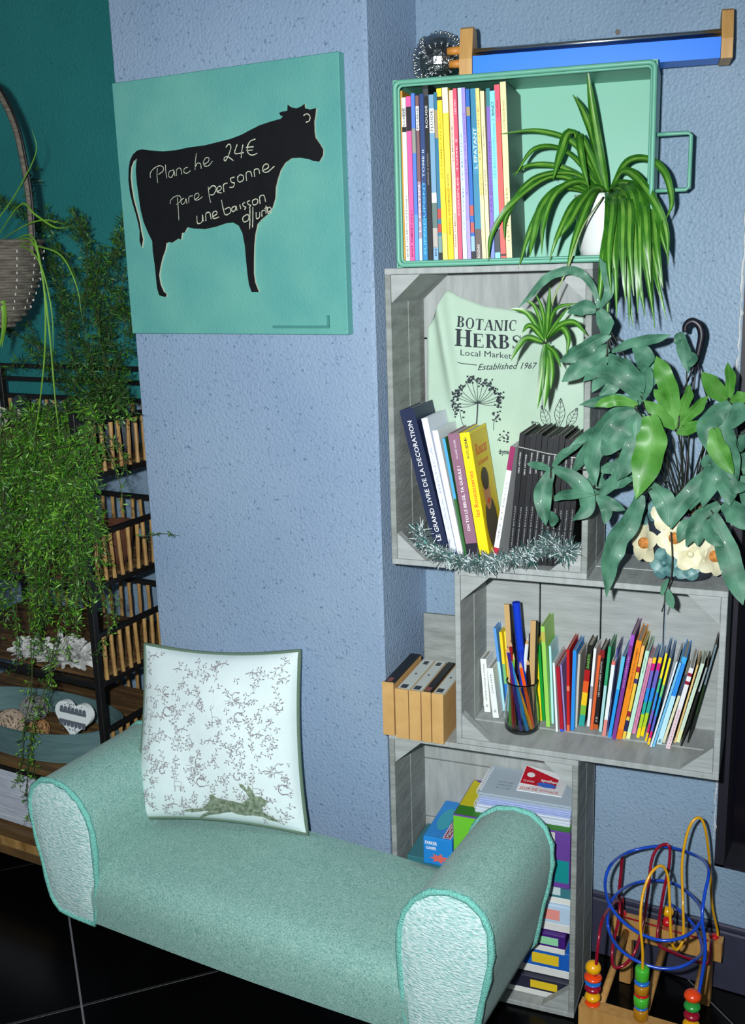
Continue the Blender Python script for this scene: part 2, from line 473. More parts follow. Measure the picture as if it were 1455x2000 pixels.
edge = [(t, 0) for t in [i/16 for i in range(16)]]+[(1, i/16) for i in range(16)]+[(1-i/16, 1) for i in range(16)]+[(0, 1-i/16) for i in range(16)]
MB().tube([pil_mid(u, v) for u, v in edge], .0045, 7, closed=True).build('piping', mat('sage_piping', (96,118,100), .85, bump=.5, bscale=300), cu, smooth=True)
M_ink = mat('sepia_ink', (142,140,144), .9); M_ink2 = mat('olive_ink', (84,100,76), .9, col2=(150,164,142), vscale=130, detail=6)
def cstroke(mb, pts, wd=.0016, off=.0018):
    wd = wd*.78
    pts = [(u, v) for u, v in pts if .03 < u < .97 and .02 < v < .98]
    if len(pts) > 1: stroke(mb, [pil(u, v, off) for u, v in pts], wd, PN)
mb = MB(); rp_ = random.Random(5)
def sprig(u, v, a, L, leaves=4):
    du, dv = math.cos(a)*L, math.sin(a)*L
    cstroke(mb, [(u+du*t+.006*math.sin(5*t), v+dv*t) for t in (0, .25, .5, .75, 1)], .0010)
    for k in range(leaves):
        t = (k+.6)/leaves; sgn = 1 if k % 2 else -1
        b = a+sgn*.9; l = .020
        x0, y0 = u+du*t, v+dv*t
        cstroke(mb, [(x0, y0), (x0+math.cos(b)*l*.5, y0+math.sin(b)*l*.5)], .0012)
        cstroke(mb, [(x0+math.cos(b)*l*.5, y0+math.sin(b)*l*.5), (x0+math.cos(b)*l, y0+math.sin(b)*l)], .0032)
def curl(u, v, r, ph=0, wd=.0030):     # squirrel-like curl with head and tail
    cstroke(mb, [(u+math.cos(ph+t*.55)*r*(1-.04*t), v+math.sin(ph+t*.55)*r*1.2*(1-.04*t)) for t in range(9)], wd)
    cstroke(mb, [(u+r*.2, v+r*.8), (u+r*.9, v+r*1.1)], wd*1.5)
    cstroke(mb, [(u-r*.3, v-r*.9), (u+r*.9, v-r*.7)], wd)
def deer(u, v, s_):
    for P in ([(0,0),(.05,.5),(.0,.9),(-.1,1.2),(-.25,1.25)], [(.05,.5),(.5,.55),(.8,.45),(.85,.1),(.8,-.6)], [(0,0),(.3,-.02),(.75,.1)], [(0,0),(-.02,-.6)], [(.12,-.02),(.12,-.62)], [(.7,.05),(.66,-.6)], [(-.1,1.2),(-.2,1.6),(-.05,1.8)], [(-.1,1.25),(.08,1.55),(.2,1.75)]):
        cstroke(mb, [(u+x*s_, v+y*s_) for x, y in P], .0013)
def bird(u, v, s_):
    cstroke(mb, [(u-s_, v), (u, v+s_*.35), (u+s_, v+s_*.1)], .0028); cstroke(mb, [(u, v+s_*.3), (u-s_*.2, v-s_*.5)], .0016); cstroke(mb, [(u+s_*.2, v+s_*.3), (u+s_*.4, v+s_*.9)], .0018)
def burst(u, v, s_):
    for k in range(15):
        a = rp_.uniform(0, 6.28); cstroke(mb, [(u+math.cos(a)*s_*.25, v+math.sin(a)*s_*.2), (u+math.cos(a)*s_, v+math.sin(a)*s_*.7)], .0014)
for row in range(4):
    for col in range(4):
        bu, bv = -.34+col*.47+(.24 if row % 2 else 0), .74-row*.40
        deer(bu+.16, bv+.27, .055); curl(bu+.32, bv+.30, .028, .6); burst(bu+.28, bv+.40, .05)
        curl(bu+.08, bv+.36, .022, 2.0, .0026); bird(bu+.14, bv+.15, .03); curl(bu+.07, bv+.02, .024, 1.2, .002)
        sprig(bu+.38, bv+.26, .9, .10, 6); sprig(bu+.38, bv+.26, 2.0, .08, 5); sprig(bu+.40, bv+.10, 1.6, .12, 6); sprig(bu+.25, bv+.12, .4, .10, 5)
        sprig(bu+.25, bv+.12, 2.4, .08, 5); sprig(bu+.15, bv+.03, 1.0, .11, 5); sprig(bu+.32, bv-.02, 1.9, .1, 6); bird(bu+.43, bv+.2, .035); sprig(bu+.2, bv-.05, .2, .09, 5)
for k in range(260):
    u, v = rp_.uniform(.03, .97), rp_.uniform(.04, .96); a = rp_.uniform(0, 6.28)
    sprig(u, v, a, rp_.uniform(.02, .045), 3)
o = mb.build('printed_pattern', M_ink, cu); tag(o, 'small grey print of deer, squirrels, birds and twigs')
# running hare
def cu_px(x, y):   # crop pixels of the cushion face -> u, v
    px, py = 250+x/3.6375, 1230+y/3.637
    # invert roughly on the four corners
    tl, tr, bl, br = (291,1256), (610,1256), (275,1602), (616,1622)
    v = (1610-py)/(1610-1256); xl = bl[0]+(tl[0]-bl[0])*v; xr = br[0]+(tr[0]-br[0])*v
    return ((px-xl)/(xr-xl), v)
hare = [(500,1305),(560,1290),(640,1280),(690,1235),(715,1195),(710,1165),(735,1155),(760,1180),(820,1190),(880,1192),(940,1200),(985,1165),(1005,1150),(990,1110),(950,1070),(945,1045),(975,1050),(1000,1090),(1010,1050),(1035,1090),(1045,1130),(1085,1130),(1125,1160),(1110,1190),(1085,1210),(1075,1245),(1110,1270),(1160,1300),(1180,1320),(1120,1310),(1060,1290),(1000,1290),(950,1300),(900,1300),(850,1285),(800,1300),(740,1320),(680,1335),(620,1365),(590,1375),(640,1330),(690,1300),(660,1300),(590,1315),(520,1315)]
H2 = [cu_px(x, y) for x, y in hare]
tr = tessellate_polygon([[Vector((u, v, 0)) for u, v in H2]])
bm = bmesh.new(); bv = [bm.verts.new((u, v, 0)) for u, v in H2]
for t in tr:
    try: bm.faces.new([bv[i] for i in t])
    except ValueError: pass
bmesh.ops.subdivide_edges(bm, edges=list(bm.edges), cuts=5, use_grid_fill=True)
bmesh.ops.triangulate(bm, faces=list(bm.faces))
for v in bm.verts: v.co = pil(v.co.x, v.co.y, .0040)
mb = MB(); mb.bm(bm)
o = mb.build('hare_print', M_ink2, cu); tag(o, 'olive green leaping hare print')
# ================================================================== cow board on the column
YB = YF-.022
def bpx(x, y): return at(200+x/2.798, 80+y/2.798, YB)
a, b_, c_, d_ = at(218,162,YB), at(661,100,YB), at(679,651,YB), at(258,654,YB)
bx0 = (a.x+d_.x)/2; bx1 = (b_.x+c_.x)/2; bz1 = (a.z+b_.z)/2; bz0 = (c_.z+d_.z)/2
board = thing('chalkboard_picture', (bx0, YB, bz0), 'square teal board with a black cow chalkboard cutout on the column', 'wall board')
MB().bbox((bx0, YB, bz0), (bx1, YF-.0005, bz1), .0015).build('backing_board', mat('teal_board_paint', (88,160,154), .7, col2=(104,172,160), vscale=9, bump=.5, bscale=300), board)
cow = [(185,600),(215,592),(260,598),(330,603),(400,597),(470,582),(560,570),(640,550),(700,535),(760,512),(810,485),(860,460),(920,440),(975,425),(985,412),(970,405),(966,392),(985,385),(1010,382),(1012,348),(1030,362),(1060,368),(1085,358),(1105,343),(1108,368),(1135,375),(1168,366),(1165,400),(1158,440),(1160,500),(1165,530),(1190,565),(1207,595),(1205,625),(1185,660),(1150,655),(1125,645),(1080,638),(1035,640),(1000,665),(975,705),(960,750),(948,800),(945,860),(930,910),(905,945),(870,975),(848,1000),(835,1060),(830,1120),(828,1200),(828,1270),(835,1320),(855,1372),(815,1372),(800,1330),(792,1270),(785,1200),(778,1120),(765,1050),(745,1010),(715,992),(680,995),(620,1015),(560,1028),(500,1025),(465,1018),(450,1045),(435,1050),(430,1085),(415,1080),(380,1103),(365,1098),(350,1105),(345,1140),(330,1180),(318,1230),(310,1280),(318,1330),(335,1370),(352,1385),(345,1400),(310,1390),(298,1350),(292,1290),(285,1220),(275,1150),(272,1095),(250,1050),(225,990),(208,920),(198,850),(188,780),(182,710),(185,660),(190,642)]
YCOW = YB-.004
def cpx(x, y): return at(200+x/2.798, 80+y/2.798, YCOW)
mb = MB()
mb.prism([cpx(x, y) for x, y in cow], (0, .004, 0), 0, 1, back=False)
tl = [(188,600),(165,622),(150,655),(143,700),(142,760),(150,830),(165,890),(182,945),(196,1000),(203,1040),(203,1095),(215,1130),(222,1085),(212,1040),(204,990),(190,935),(172,870),(160,800),(154,740),(158,690),(172,655),(190,642)]
mb.prism([cpx(x, y) for x, y in tl], (0, .004, 0), 0, 1, back=False)
mb.build('cow_silhouette', [mat('blackboard', (10,10,14), .5, var=.3, vscale=40), mat('cut_edge', (196,190,170), .8)], board)
# chalk handwriting
S = [
 [(262,748),(262,722),(280,698),(310,682),(332,690),(330,712),(305,730)],[(300,695),(298,735),(302,776)],
 [(345,676),(346,710),(352,750)],[(388,704),(366,714),(362,738),(376,746),(388,726),(390,704),(396,738)],[(404,738),(406,704),(424,694),(432,712),(434,730)],
 [(466,690),(448,698),(446,718),(464,722),(482,708)],[(514,614),(508,660),(506,706)],[(506,692),(520,668),(536,672),(540,698)],[(552,676),(578,660),(582,640),(564,640),(552,664),(560,684),(582,680),(602,656)],
 [(674,582),(690,564),(702,576),(696,606),(680,644),(668,656),(666,640),(684,632),(716,654)],[(736,566),(724,614),(772,610)],[(768,566),(762,600),(758,640)],[(836,536),(808,548),(792,580),(796,612),(818,624),(846,614)],[(784,582),(826,578)],[(786,598),(822,596)],
 [(372,890),(372,872),(396,850),(424,848),(428,872),(404,894)],[(410,856),(414,910),(418,980)],
 [(446,858),(430,872),(434,892),(450,884),(456,862),(462,890)],[(472,884),(474,852),(494,846)],[(502,868),(526,852),(524,832),(506,840),(504,866),(524,868),(548,850)],
 [(578,796),(584,850),(592,884)],[(580,812),(604,790),(622,806),(608,838),(588,840)],[(626,826),(648,810),(646,794),(630,800),(628,826),(652,830)],[(664,826),(662,786),(684,776)],[(722,744),(700,752),(706,772),(722,778),(714,798),(694,800)],[(752,730),(738,748),(746,770),(768,762),(770,738),(752,730)],[(788,764),(786,722),(808,714),(818,742)],[(832,742),(830,706),(852,700),(860,726)],[(872,710),(906,692),(902,672),(880,682),(878,712),(902,716),(940,684)],
 [(516,956),(520,996),(544,988),(546,950),(552,986)],[(566,984),(566,944),(586,938),(594,974)],[(602,962),(626,944),(620,930),(604,940),(606,970),(638,962)],
 [(650,868),(660,916),(672,950),(700,936),(694,910),(668,920)],[(726,902),(708,912),(710,932),(726,924),(730,902),(736,926)],[(750,894),(756,918)],[(780,882),(766,890),(772,904),(784,908),(776,922)],[(806,872),(792,880),(798,894),(810,898),(802,912)],[(836,864),(820,874),(826,896),(846,888),(848,868),(834,862)],[(862,890),(860,852),(882,844),(892,878)],
 [(790,948),(768,964),(772,988),(796,980),(800,954),(786,948)],[(806,912),(806,980),(804,1028)],[(822,908),(822,970),(820,1020)],[(840,936),(842,970),(858,962),(860,934)],[(872,960),(872,930),(888,926)],[(894,900),(894,944)],[(886,916),(904,910)],[(904,936),(922,922),(914,908),(902,920),(906,942),(924,936)],
 [(1098,408),(1118,398),(1134,412),(1130,436),(1112,444)]]
mb = MB(); YK = YCOW-.0006
for k, st in enumerate(S):
    P = [at(200+x/2.798, 80+y/2.798, YK) for x, y in st]
    P = spline(P, 5) if len(P) > 2 else P
    wd = .0014 if (k < 16 and not 8 < k < 15) else .0019
    if 15 <= k <= 20: wd = .0013
    stroke(mb, P, [wd*rnd.uniform(.7, 1.25) for _ in P], Vector((0, -1, 0)))
o = mb.build('chalk_writing', mat('chalk', (196,198,176), .95, var=.3, vscale=300), board)
tag(o, 'chalk handwriting: Planche 24€ par personne, une boisson offerte', kind='stuff')
# small ledge for the chalk at the lower right
mb = MB(); p0 = bpx(938,1562); p1 = bpx(1245,1560); p2 = bpx(1243,1498)
mb.bbox((p0.x, YB-.006, p1.z-.003), (p1.x, YB, p1.z+.0015), .0006); mb.bbox((p1.x-.004, YB-.006, p1.z+.0016), (p1.x, YB, p2.z), .0006)
mb.build('ledge', mat('teal_board_edge', (70,136,130), .7), board)
set_frame(SHELF)
# ================================================================== stacked wooden crates
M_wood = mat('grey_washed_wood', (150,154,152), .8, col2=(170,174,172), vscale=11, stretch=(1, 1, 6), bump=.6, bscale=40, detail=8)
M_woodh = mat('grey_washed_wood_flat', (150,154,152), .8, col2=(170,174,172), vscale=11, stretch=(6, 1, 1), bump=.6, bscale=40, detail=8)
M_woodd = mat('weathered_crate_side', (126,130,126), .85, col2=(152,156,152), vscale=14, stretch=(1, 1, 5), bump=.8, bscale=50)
def crate(label, x0, x1, z0, z1, y0, y1, vert):
    """open-fronted crate of single planks; vert = side planks run upright"""
    t = thing('wooden_crate', ((x0+x1)/2, (y0+y1)/2, z0), label, 'crate', 'grey wooden crates stacked as shelves')
    e = .011; D = y1-y0; g = .003
    half = (D-.010-g)/2
    def pl(lo, hi, m): MB().bbox(lo, hi, .0012).build('plank', m, t)
    for k in range(2):                        # left, right, top, bottom: two planks each
        a = y0+k*(half+g); b = a+half
        dz = rnd.uniform(-.0015, .0015)
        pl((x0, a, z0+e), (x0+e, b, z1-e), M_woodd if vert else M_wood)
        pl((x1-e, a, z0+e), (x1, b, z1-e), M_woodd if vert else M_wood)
        pl((x0, a+.001*k, z1-e), (x1, b, z1), M_woodh)
        pl((x0, a+.001*k, z0), (x1, b, z0+e), M_woodh)
    # back boards
    if vert:
        n = 4; h = (z1-z0)/n
        for k in range(n): pl((x0, y1-.010, z0+k*h+g/2), (x1, y1-.001, z0+(k+1)*h-g/2), M_woodh)
    else:
        n = 4; wd = (x1-x0)/n
        for k in range(n): pl((x0+k*wd+g/2, y1-.010, z0), (x0+(k+1)*wd-g/2, y1-.001, z1), M_wood)
    # triangular corner blocks, front to back
    c = .055
    for sx in (0, 1):
        for sz in (0, 1):
            X = x0+e+.0006 if sx == 0 else x1-e-.0006; Z = z0+e+.0006 if sz == 0 else z1-e-.0006
            q = 1 if sx == 0 else -1; r = 1 if sz == 0 else -1
            P = [(X, y0+.003, Z), (X+q*c, y0+.003, Z), (X, y0+.003, Z+r*c*.9)]
            MB().prism(P, (0, (D-.016) if sz else .02, 0)).build('corner_block', M_wood, t)
    return t
def rect(tl, tr, bl, br):
    a, b, c, d = (at(q[0], q[1], YC) for q in (tl, tr, bl, br))
    print('rect', [tuple(round(v, 3) for v in p) for p in (a, b, c, d)])
    return [(a.x+c.x)/2, (b.x+d.x)/2, (c.z+d.z)/2, (a.z+b.z)/2]
C3 = rect((893,1110), (1430,1160), (885,1440), (1396,1525)); C2 = rect((755,520), (1158,518), (760,1080), (1146,1122)); C1 = rect((763,1440), (1128,1480), (770,1950), (1122,1990))
C1[2] = .003; C3[2] = C1[3]+.001; C2[2] = C3[3]+.001
YB2 = YC+.196
crate('tall grey crate on the floor behind the bench arm, filled with board games', C1[0], C1[1], C1[2], C1[3], YC, YB2, True)
crate('wide grey crate holding a row of children\'s books and a jar of pencils', C3[0], C3[1], C3[2], C3[3], YC, YB2, False)
crate('tall grey crate with the green botanic tea towel at its back', C2[0], C2[1], C2[2], C2[3], YC, YB2, True)
# ================================================================== green metal box with handles
M_mint = mat('mint_metal', (104,170,146), .42, spec=.45, var=.05, vscale=30)
M_mintin = mat('mint_metal_inside', (124,188,164), .5)
_p = SHELF @ Vector((at(771,340,YC).x, YC, 0))
BOXF = Matrix.Translation((_p.x, _p.y, 0)) @ Matrix.Rotation(R_(12.0), 4, 'Z') @ Matrix.Translation((-_p.x, -YC, 0))
set_frame(BOXF)
bx = rect((770,160), (1279,112), (772,513), (1279,505)); bx[2] = C2[3]+.001; by0, by1 = YC-.006, YC+.186
mbx = thing('metal_box', ((bx[0]+bx[1])/2, (by0+by1)/2, bx[2]), 'mint green metal box lying on its side, full of comic albums', 'metal box')
mb = MB(); t = .0025
mb.box((bx[0], by0+.006, bx[2]), (bx[1], by1, bx[2]+t)); mb.box((bx[0], by0+.006, bx[3]-t), (bx[1], by1, bx[3]))
mb.box((bx[0], by0+.006, bx[2]+t), (bx[0]+t, by1, bx[3]-t)); mb.box((bx[1]-t, by0+.006, bx[2]+t), (bx[1], by1, bx[3]-t))
mb.build('body', M_mint, mbx)
MB().box((bx[0]+t, by1-t, bx[2]+t), (bx[1]-t, by1, bx[3]-t)).build('bottom_panel', M_mintin, mbx)
rim = [(bx[0], bx[2]), (bx[1], bx[2]), (bx[1], bx[3]), (bx[0], bx[3])]
def rrect(x0, x1, z0, z1, r, y, n=5):
    P = []
    for cx, cz, a0 in ((x1-r, z1-r, 0), (x0+r, z1-r, 90), (x0+r, z0+r, 180), (x1-r, z0+r, 270)):
        for k in range(n): a = R_(a0+90*k/(n-1)); P.append(Vector((cx+math.cos(a)*r, y, cz+math.sin(a)*r)))
    return P
MB().tube(rrect(bx[0]+.004, bx[1]-.004, bx[2]+.004, bx[3]-.004, .010, by0+.004), .0042, 8, closed=True).build('rolled_rim', M_mint, mbx, smooth=True)
mb = MB()   # second fold behind the rim
P = rrect(bx[0]+.0085, bx[1]-.0085, bx[2]+.0085, bx[3]-.0085, .008, by0+.011)
mb.tube(P, .0028, 6, closed=True); mb.build('inner_fold', M_mint, mbx, smooth=True)
def handle(x, s_):
    z0, z1 = at(1300,372,by0+.05).z, at(1300,262,by0+.05).z; y = by0+.05
    P = [Vector((x, y, z0)), Vector((x+s_*.020, y, z0)), Vector((x+s_*.050, y, z0)), Vector((x+s_*.055, y, z0+.004)), Vector((x+s_*.055, y, z1-.004)), Vector((x+s_*.050, y, z1)), Vector((x+s_*.020, y, z1)), Vector((x, y, z1))]
    MB().tube(P, .0034, 8).build('handle', M_mint, mbx, smooth=True)
handle(bx[1], 1)
# ================================================================== instrument on top: metal rods on a blue bar
zt = bx[3]+.001
pL, pR = at(908,100,1.86), at(1415,95,1.93)
ins = thing('rod_instrument', (-.58, 1.9, zt), 'blue bar with chrome rods between two wooden end blocks on the metal box', 'instrument')
A, B = at(928,140,YC+.070), at(1404,138,YC+.085); A.z = B.z = zt
print('ins', A, B, zt)
ax = (B-A).normalized(); sd = Vector((-ax.y, ax.x, 0))
def fr(l, s_, z): return A+ax*l+sd*s_+Vector((0, 0, z))
Lr = (B-A).length
M_beech = mat('beech_wood', (206,160,96), .5, col2=(186,138,78), vscale=12, stretch=(8, 1, 1))
for l0, l1, hgt in ((-.022, 0, .084), (Lr, Lr+.018, .078)):
    poly = [(-.036,.0), (.036,.0), (.036,.030), (.020,hgt-.004), (.012,hgt), (-.012,hgt), (-.020,hgt-.004), (-.036,.030)]
    MB().prism([fr(l0, a, b) for a, b in poly], ax*(l1-l0)).build('end_block', M_beech, ins)
M_blue = mat('blue_lacquer', (6,124,246), .4, spec=.5)
MB().prism([fr(.0005, a, b) for a, b in ((-.030,.002), (.030,.002), (.030,.034), (-.030,.034))], ax*(Lr-.001)).build('bar', M_blue, ins)
M_chrome = mat('chrome', (214,218,220), .24, metal=1.0)
for s_, z in ((-.020,.043), (-.004,.046), (.012,.045)):
    MB().tube([fr(.0005, s_, z), fr(Lr-.0005, s_, z)], .0045, 10).build('rod', M_chrome, ins, smooth=True)
for s_, z in ((-.012,.048), (.006,.030)):
    MB().tube([fr(-.022, s_, z), fr(-.046, s_, z)], [.0075, .0065], 10).build('peg', mat('orange_wood', (206,136,58), .5), ins, smooth=True)
# ================================================================== silver ball
bc = at(858,116,YC+.128); bc.z = zt+.0465; br = .050
ball = thing('silver_ball', bc-Vector((0, 0, br)), 'silver beaded openwork ball beside the wooden end block', 'ornament')
mb = MB(); mb.sphere(bc, br*.93, 20, 12); mb.build('core', mat('silver_foil', (150,154,156), .25, metal=1.0, bump=1.0, bscale=120), ball)
mb = MB(); rb = random.Random(3)
for k in range(9):
    nrm = Vector((rb.uniform(-1, 1), rb.uniform(-1, 1), rb.uniform(-1, 1))).normalized(); u = nrm.orthogonal().normalized(); v = nrm.cross(u)
    off = rb.uniform(-.4, .4); rr = math.sqrt(1-off*off)
    for j in range(26):
        a = j/26*6.283; mb.sphere(bc+(nrm*off+(u*math.cos(a)+v*math.sin(a))*rr)*br*.95, .0034, 6, 4)
o = mb.build('beads', M_chrome, ball, smooth=True); tag(o, kind='stuff')
# ================================================================== books
M_page = mat('page_edges', (196,192,180), .9, var=.08, vscale=30, stretch=(30, 1, 1))
M_pagegrey = mat('grey_page_edges', (150,146,134), .9, var=.12, vscale=30, stretch=(40, 1, 1))
W = (238,240,236); K = (16,16,20)
def book(bl, br_, tl, Z, col, label, segs=(), text=(), depth=.15, Y=None, group=None, name='book', page=None, cover=None, thmin=.003, rc=None, zmax=None, back=None):
    """bl, br_, tl: where the spine's lower left / lower right / upper left corners show; Z = height of the shelf"""
    if Y is None: Y = atz((bl[0]+br_[0])/2, (bl[1]+br_[1])/2, Z).y
    a, b, c = at(bl[0], bl[1], Y), at(br_[0], br_[1], Y), at(tl[0], tl[1], Y)
    zb = Z+.0008
    dx, dz = c.x-a.x, c.z-zb
    if zmax and c.z > zmax: dx *= (zmax-zb)/dz; dz = zmax-zb
    H = math.hypot(dx, dz); lean = math.atan2(dx, dz)
    T = max(thmin, (b.x-a.x)*math.cos(lean)-.0004)
    piv = Vector((a.x if lean <= 0 else a.x, Y, zb))
    R3 = Matrix.Rotation(lean, 4, 'Y')
    if lean > 0: piv.z += math.sin(lean)*T   # lower right corner touches the shelf
    Mx = Matrix.Translation(piv) @ R3
    root = bpy.data.objects.new(name, None); C.objects.link(root); root.empty_display_size = .02
    root.matrix_world = FR @ Mx; tag(root, label, 'book', group)
    _inv[root.name] = Matrix.Identity(4)
    e = min(.0022, T*.22)
    mats = [cmat(col)]; mb = MB(); D = depth
    D = min(D, (back or YBK)-Y)
    mb.box((0, .0005, 0), (e, D, H))
    if rc: mats.append(cmat(rc))
    mb.box((T-e, .0005, 0), (T, D, H), 1 if rc else 0)
    cuts = sorted(segs, key=lambda q: q[0]); z = 0.0; parts = []
    for (s0, s1, cc) in cuts:
        if s0 > z+1e-4: parts.append((z, s0, 0))
        mats.append(cmat(cc)); parts.append((s0, s1, len(mats)-1)); z = s1
    if z < 1-1e-4: parts.append((z, 1, 0))
    for (s0, s1, mi) in parts: mb.box((0, -.0006, s0*H), (T, .0012, s1*H), mi)
    cv = mb.build('cover', mats, root)
    MB().box((e+.0001, .0014, .0015), (T-e-.0001, D-.003, H-.0025)).build('pages', page or M_page, root)
    for (s, s0, s1, tc_, size) in text:      # reading upwards along the spine
        tb = MB(); h = min(T*size*.85, H*(s1-s0)/max(1, len(s))*1.5); x1 = T*.5+h*.5
        put_text(tb, s, lambda u, v: Vector((x1-v*h, -.0010, (s0+(s1-s0)*u)*H)), 0, .008)
        tb.build('title', cmat(tc_, .7), cv)
    if cover:                                # what is printed on the right-hand cover
        cb = MB(); mm = []
        for (poly, cc) in cover:
            mm.append(cmat(cc)); k = len(mm)-1
            P = [Vector((T+.0004, y*D, z*H)) for y, z in poly]
            tr_ = tessellate_polygon([P]); cb.add(P, [tuple(q) for q in tr_], k)
        cb.build('cover_picture', mm, root)
    return root
def b6(x, y): return (760+x/5.404, 150+y/5.404)     # crop frames used while measuring
def b3a(x, y): return (900+x/5.196, 1200+y/5.196)
def b3b(x, y): return (1150+x/5.389, 1200+y/5.389)
def b2(x, y): return (740+x/3.163, 500+y/3.163)
G1 = 'comic albums in the mint metal box'
Zm = bx[2]+.003
top = [  # left bottom x, right bottom x, left top x, top y
 (126,174,92,150,(205,150,56),'plain ochre board at the left end of the albums in the metal box',(),(),),
 (176,222,128,222,W,'white comic album BINET LES BIDOCHON between ochre board and pink album',((.80,.83,K),(.89,.94,(200,200,200))),(('BINET  LES BIDOCHON tome 1',.05,.42,K,.5),('FLUIDE',.82,.94,K,.55))),
 (224,275,176,208,(236,92,160),'pink comic album BINET with a black block near its top',((.80,.94,(30,14,30)),),(('BINET  RAMINET tome 1',.05,.33,(90,10,50),.5),)),
 (277,318,228,176,(82,126,214),'cobalt blue comic album next to the pink one',((.0,.3,(96,160,226)),(.66,.8,(150,150,140))),()),
 (320,356,276,200,(132,92,92),'brown mottled comic album with pale lettering beside the cobalt one',((.0,.16,(200,214,232)),(.16,.50,(176,150,168)),(.80,.94,(230,228,226))),(('LE FESTIN',.2,.48,(240,230,236),.7),('FLUIDE',.81,.93,K,.55))),
 (358,411,318,182,(36,64,120),'navy to cyan comic album left of the tall black one',((.0,.28,(36,132,186)),(.28,.48,(28,98,160))),(('SUPERDUPONT',.06,.5,(110,200,240),.5),('TOME II',.52,.68,(200,220,240),.5))),
 (413,468,355,32,(14,15,20),'tall black comic album standing above its neighbours',((.93,.97,(60,60,64)),),(('EDMOND LE COCHON',.45,.62,(150,150,156),.32),('ROUGE',.76,.88,(225,225,225),.5))),
 (470,524,415,190,(122,164,196),'grey blue comic album right of the tall black one',((.0,.10,(134,176,214)),(.10,.22,(186,176,170)),(.22,.37,(98,120,116)),(.37,.43,(228,236,240)),(.78,.92,(236,236,236))),(('FLUIDE',.79,.91,K,.55),('BINET',.05,.11,(20,40,60),.5))),
 (526,566,470,165,(40,116,150),'teal comic album with two red patches low on the spine',((.0,.07,K),(.07,.17,(120,150,150)),(.19,.24,(186,66,58)),(.27,.33,(186,66,58)),(.74,.9,(170,150,110))),()),
 (569,624,497,126,(252,222,40),'lemon yellow comic album with a dark ring near its top',((.0,.18,(240,232,110)),(.935,.955,(60,56,20))),(('LES FEMMES EN BLANC',.5,.9,(186,150,30),.36),)),
 (626,688,556,116,(254,214,26),'broad yellow comic album with a cream upper end',((.0,.44,(252,206,20)),(.44,.86,(250,228,70)),(.86,1,(238,234,206))),(('PIERRE KROLL  LA FIN DU MONDE EST REPORTEE',.17,.52,(110,84,10),.36),)),
 (690,733,630,146,(232,206,188),'pinkish cream comic album beside the broad yellow one',(),(('PIERRE TOMBALE',.1,.3,(150,120,100),.4),('LA MARQUE',.6,.8,(150,120,100),.4))),
 (735,779,668,126,(228,84,112),'raspberry red comic album in the middle of the metal box',((.4,.7,(214,64,96)),),(('LES PSY',.86,.94,(250,220,226),.45),('COUPLES  TOME 5',.28,.72,(250,200,210),.45))),
 (781,829,722,120,(206,218,242),'very pale blue comic album right of the raspberry one',(),(('NO NAME  LE MONDE',.2,.75,(140,160,200),.36),)),
 (831,871,760,116,(164,146,228),'lavender comic album beside the pale blue one',((.0,.25,(176,160,236)),),(('RODOLPHE  LES ENFANTS',.4,.86,(110,90,180),.4),)),
 (873,914,806,130,(24,104,192),'royal blue comic album with two red patches low down',((.0,.07,K),(.07,.16,(150,190,220)),(.18,.24,(196,86,78)),(.28,.34,(196,86,78)),(.85,.90,(170,150,110))),()),
 (916,984,855,126,(44,132,168),'steel blue comic album with a brown foot lettered in white',((.0,.20,(96,78,72)),(.52,.78,(52,142,180))),(('BOUZARD',.03,.11,(236,232,226),.45),('L EPATANT',.55,.78,(220,240,246),.6))),
 (986,1029,908,124,(234,220,134),'straw yellow comic album next to the steel blue one',((.0,.4,(244,232,170)),),(('CARTES DE VISITE',.38,.52,(150,120,50),.36),('LE GUIDE',.6,.9,(180,140,60),.36))),
 (1031,1074,958,152,(240,230,178),'cream comic album standing between straw and purple ones',(),(('GEO CHAPATTE',.68,.8,(60,50,40),.34),('AVEC LE SOURIRE',.4,.55,(60,50,40),.34))),
 (1076,1119,1020,124,(128,100,190),'purple comic album with a teal tip near the right end',((.0,.2,(120,140,220)),(.9,1,(40,130,140))),(('LES BIDOCHON',.3,.7,(100,70,170),.5),)),
 (1121,1179,1060,150,(140,220,236),'light cyan comic album BINET with a black block low down',((.06,.20,(36,50,60)),),(('BINET',.86,.94,(10,50,60),.55),('LES BIDOCHON tome 3',.5,.84,(80,170,190),.5))),
 (1181,1239,1106,86,(240,88,80),'bright red comic album second from the right in the metal box',((.035,.05,(80,20,20)),(.8,1,(228,80,104))),(('LE JOURNAL',.82,.92,(150,30,50),.4),)),
 (1241,1304,1168,56,(244,232,166),'tall cream comic album at the right end of the row, dark cover side',(),(('TOUTES LES BETISES',.74,.90,(120,110,70),.34),('LES TOURISTES',.12,.42,(120,110,70),.34))),
]
for (x0, x1, xt, yt, col, lab, segs, txt) in top:
    book(b6(x0+1, 1880), b6(x1-1, 1880), b6(xt+1, yt), Zm, col, lab, segs, txt, depth=.178, Y=YC+.016, rc=((70,86,74) if xt > 1160 else None), zmax=bx[3]-.006, back=by1-.004, group=G1, page=M_pagegrey)
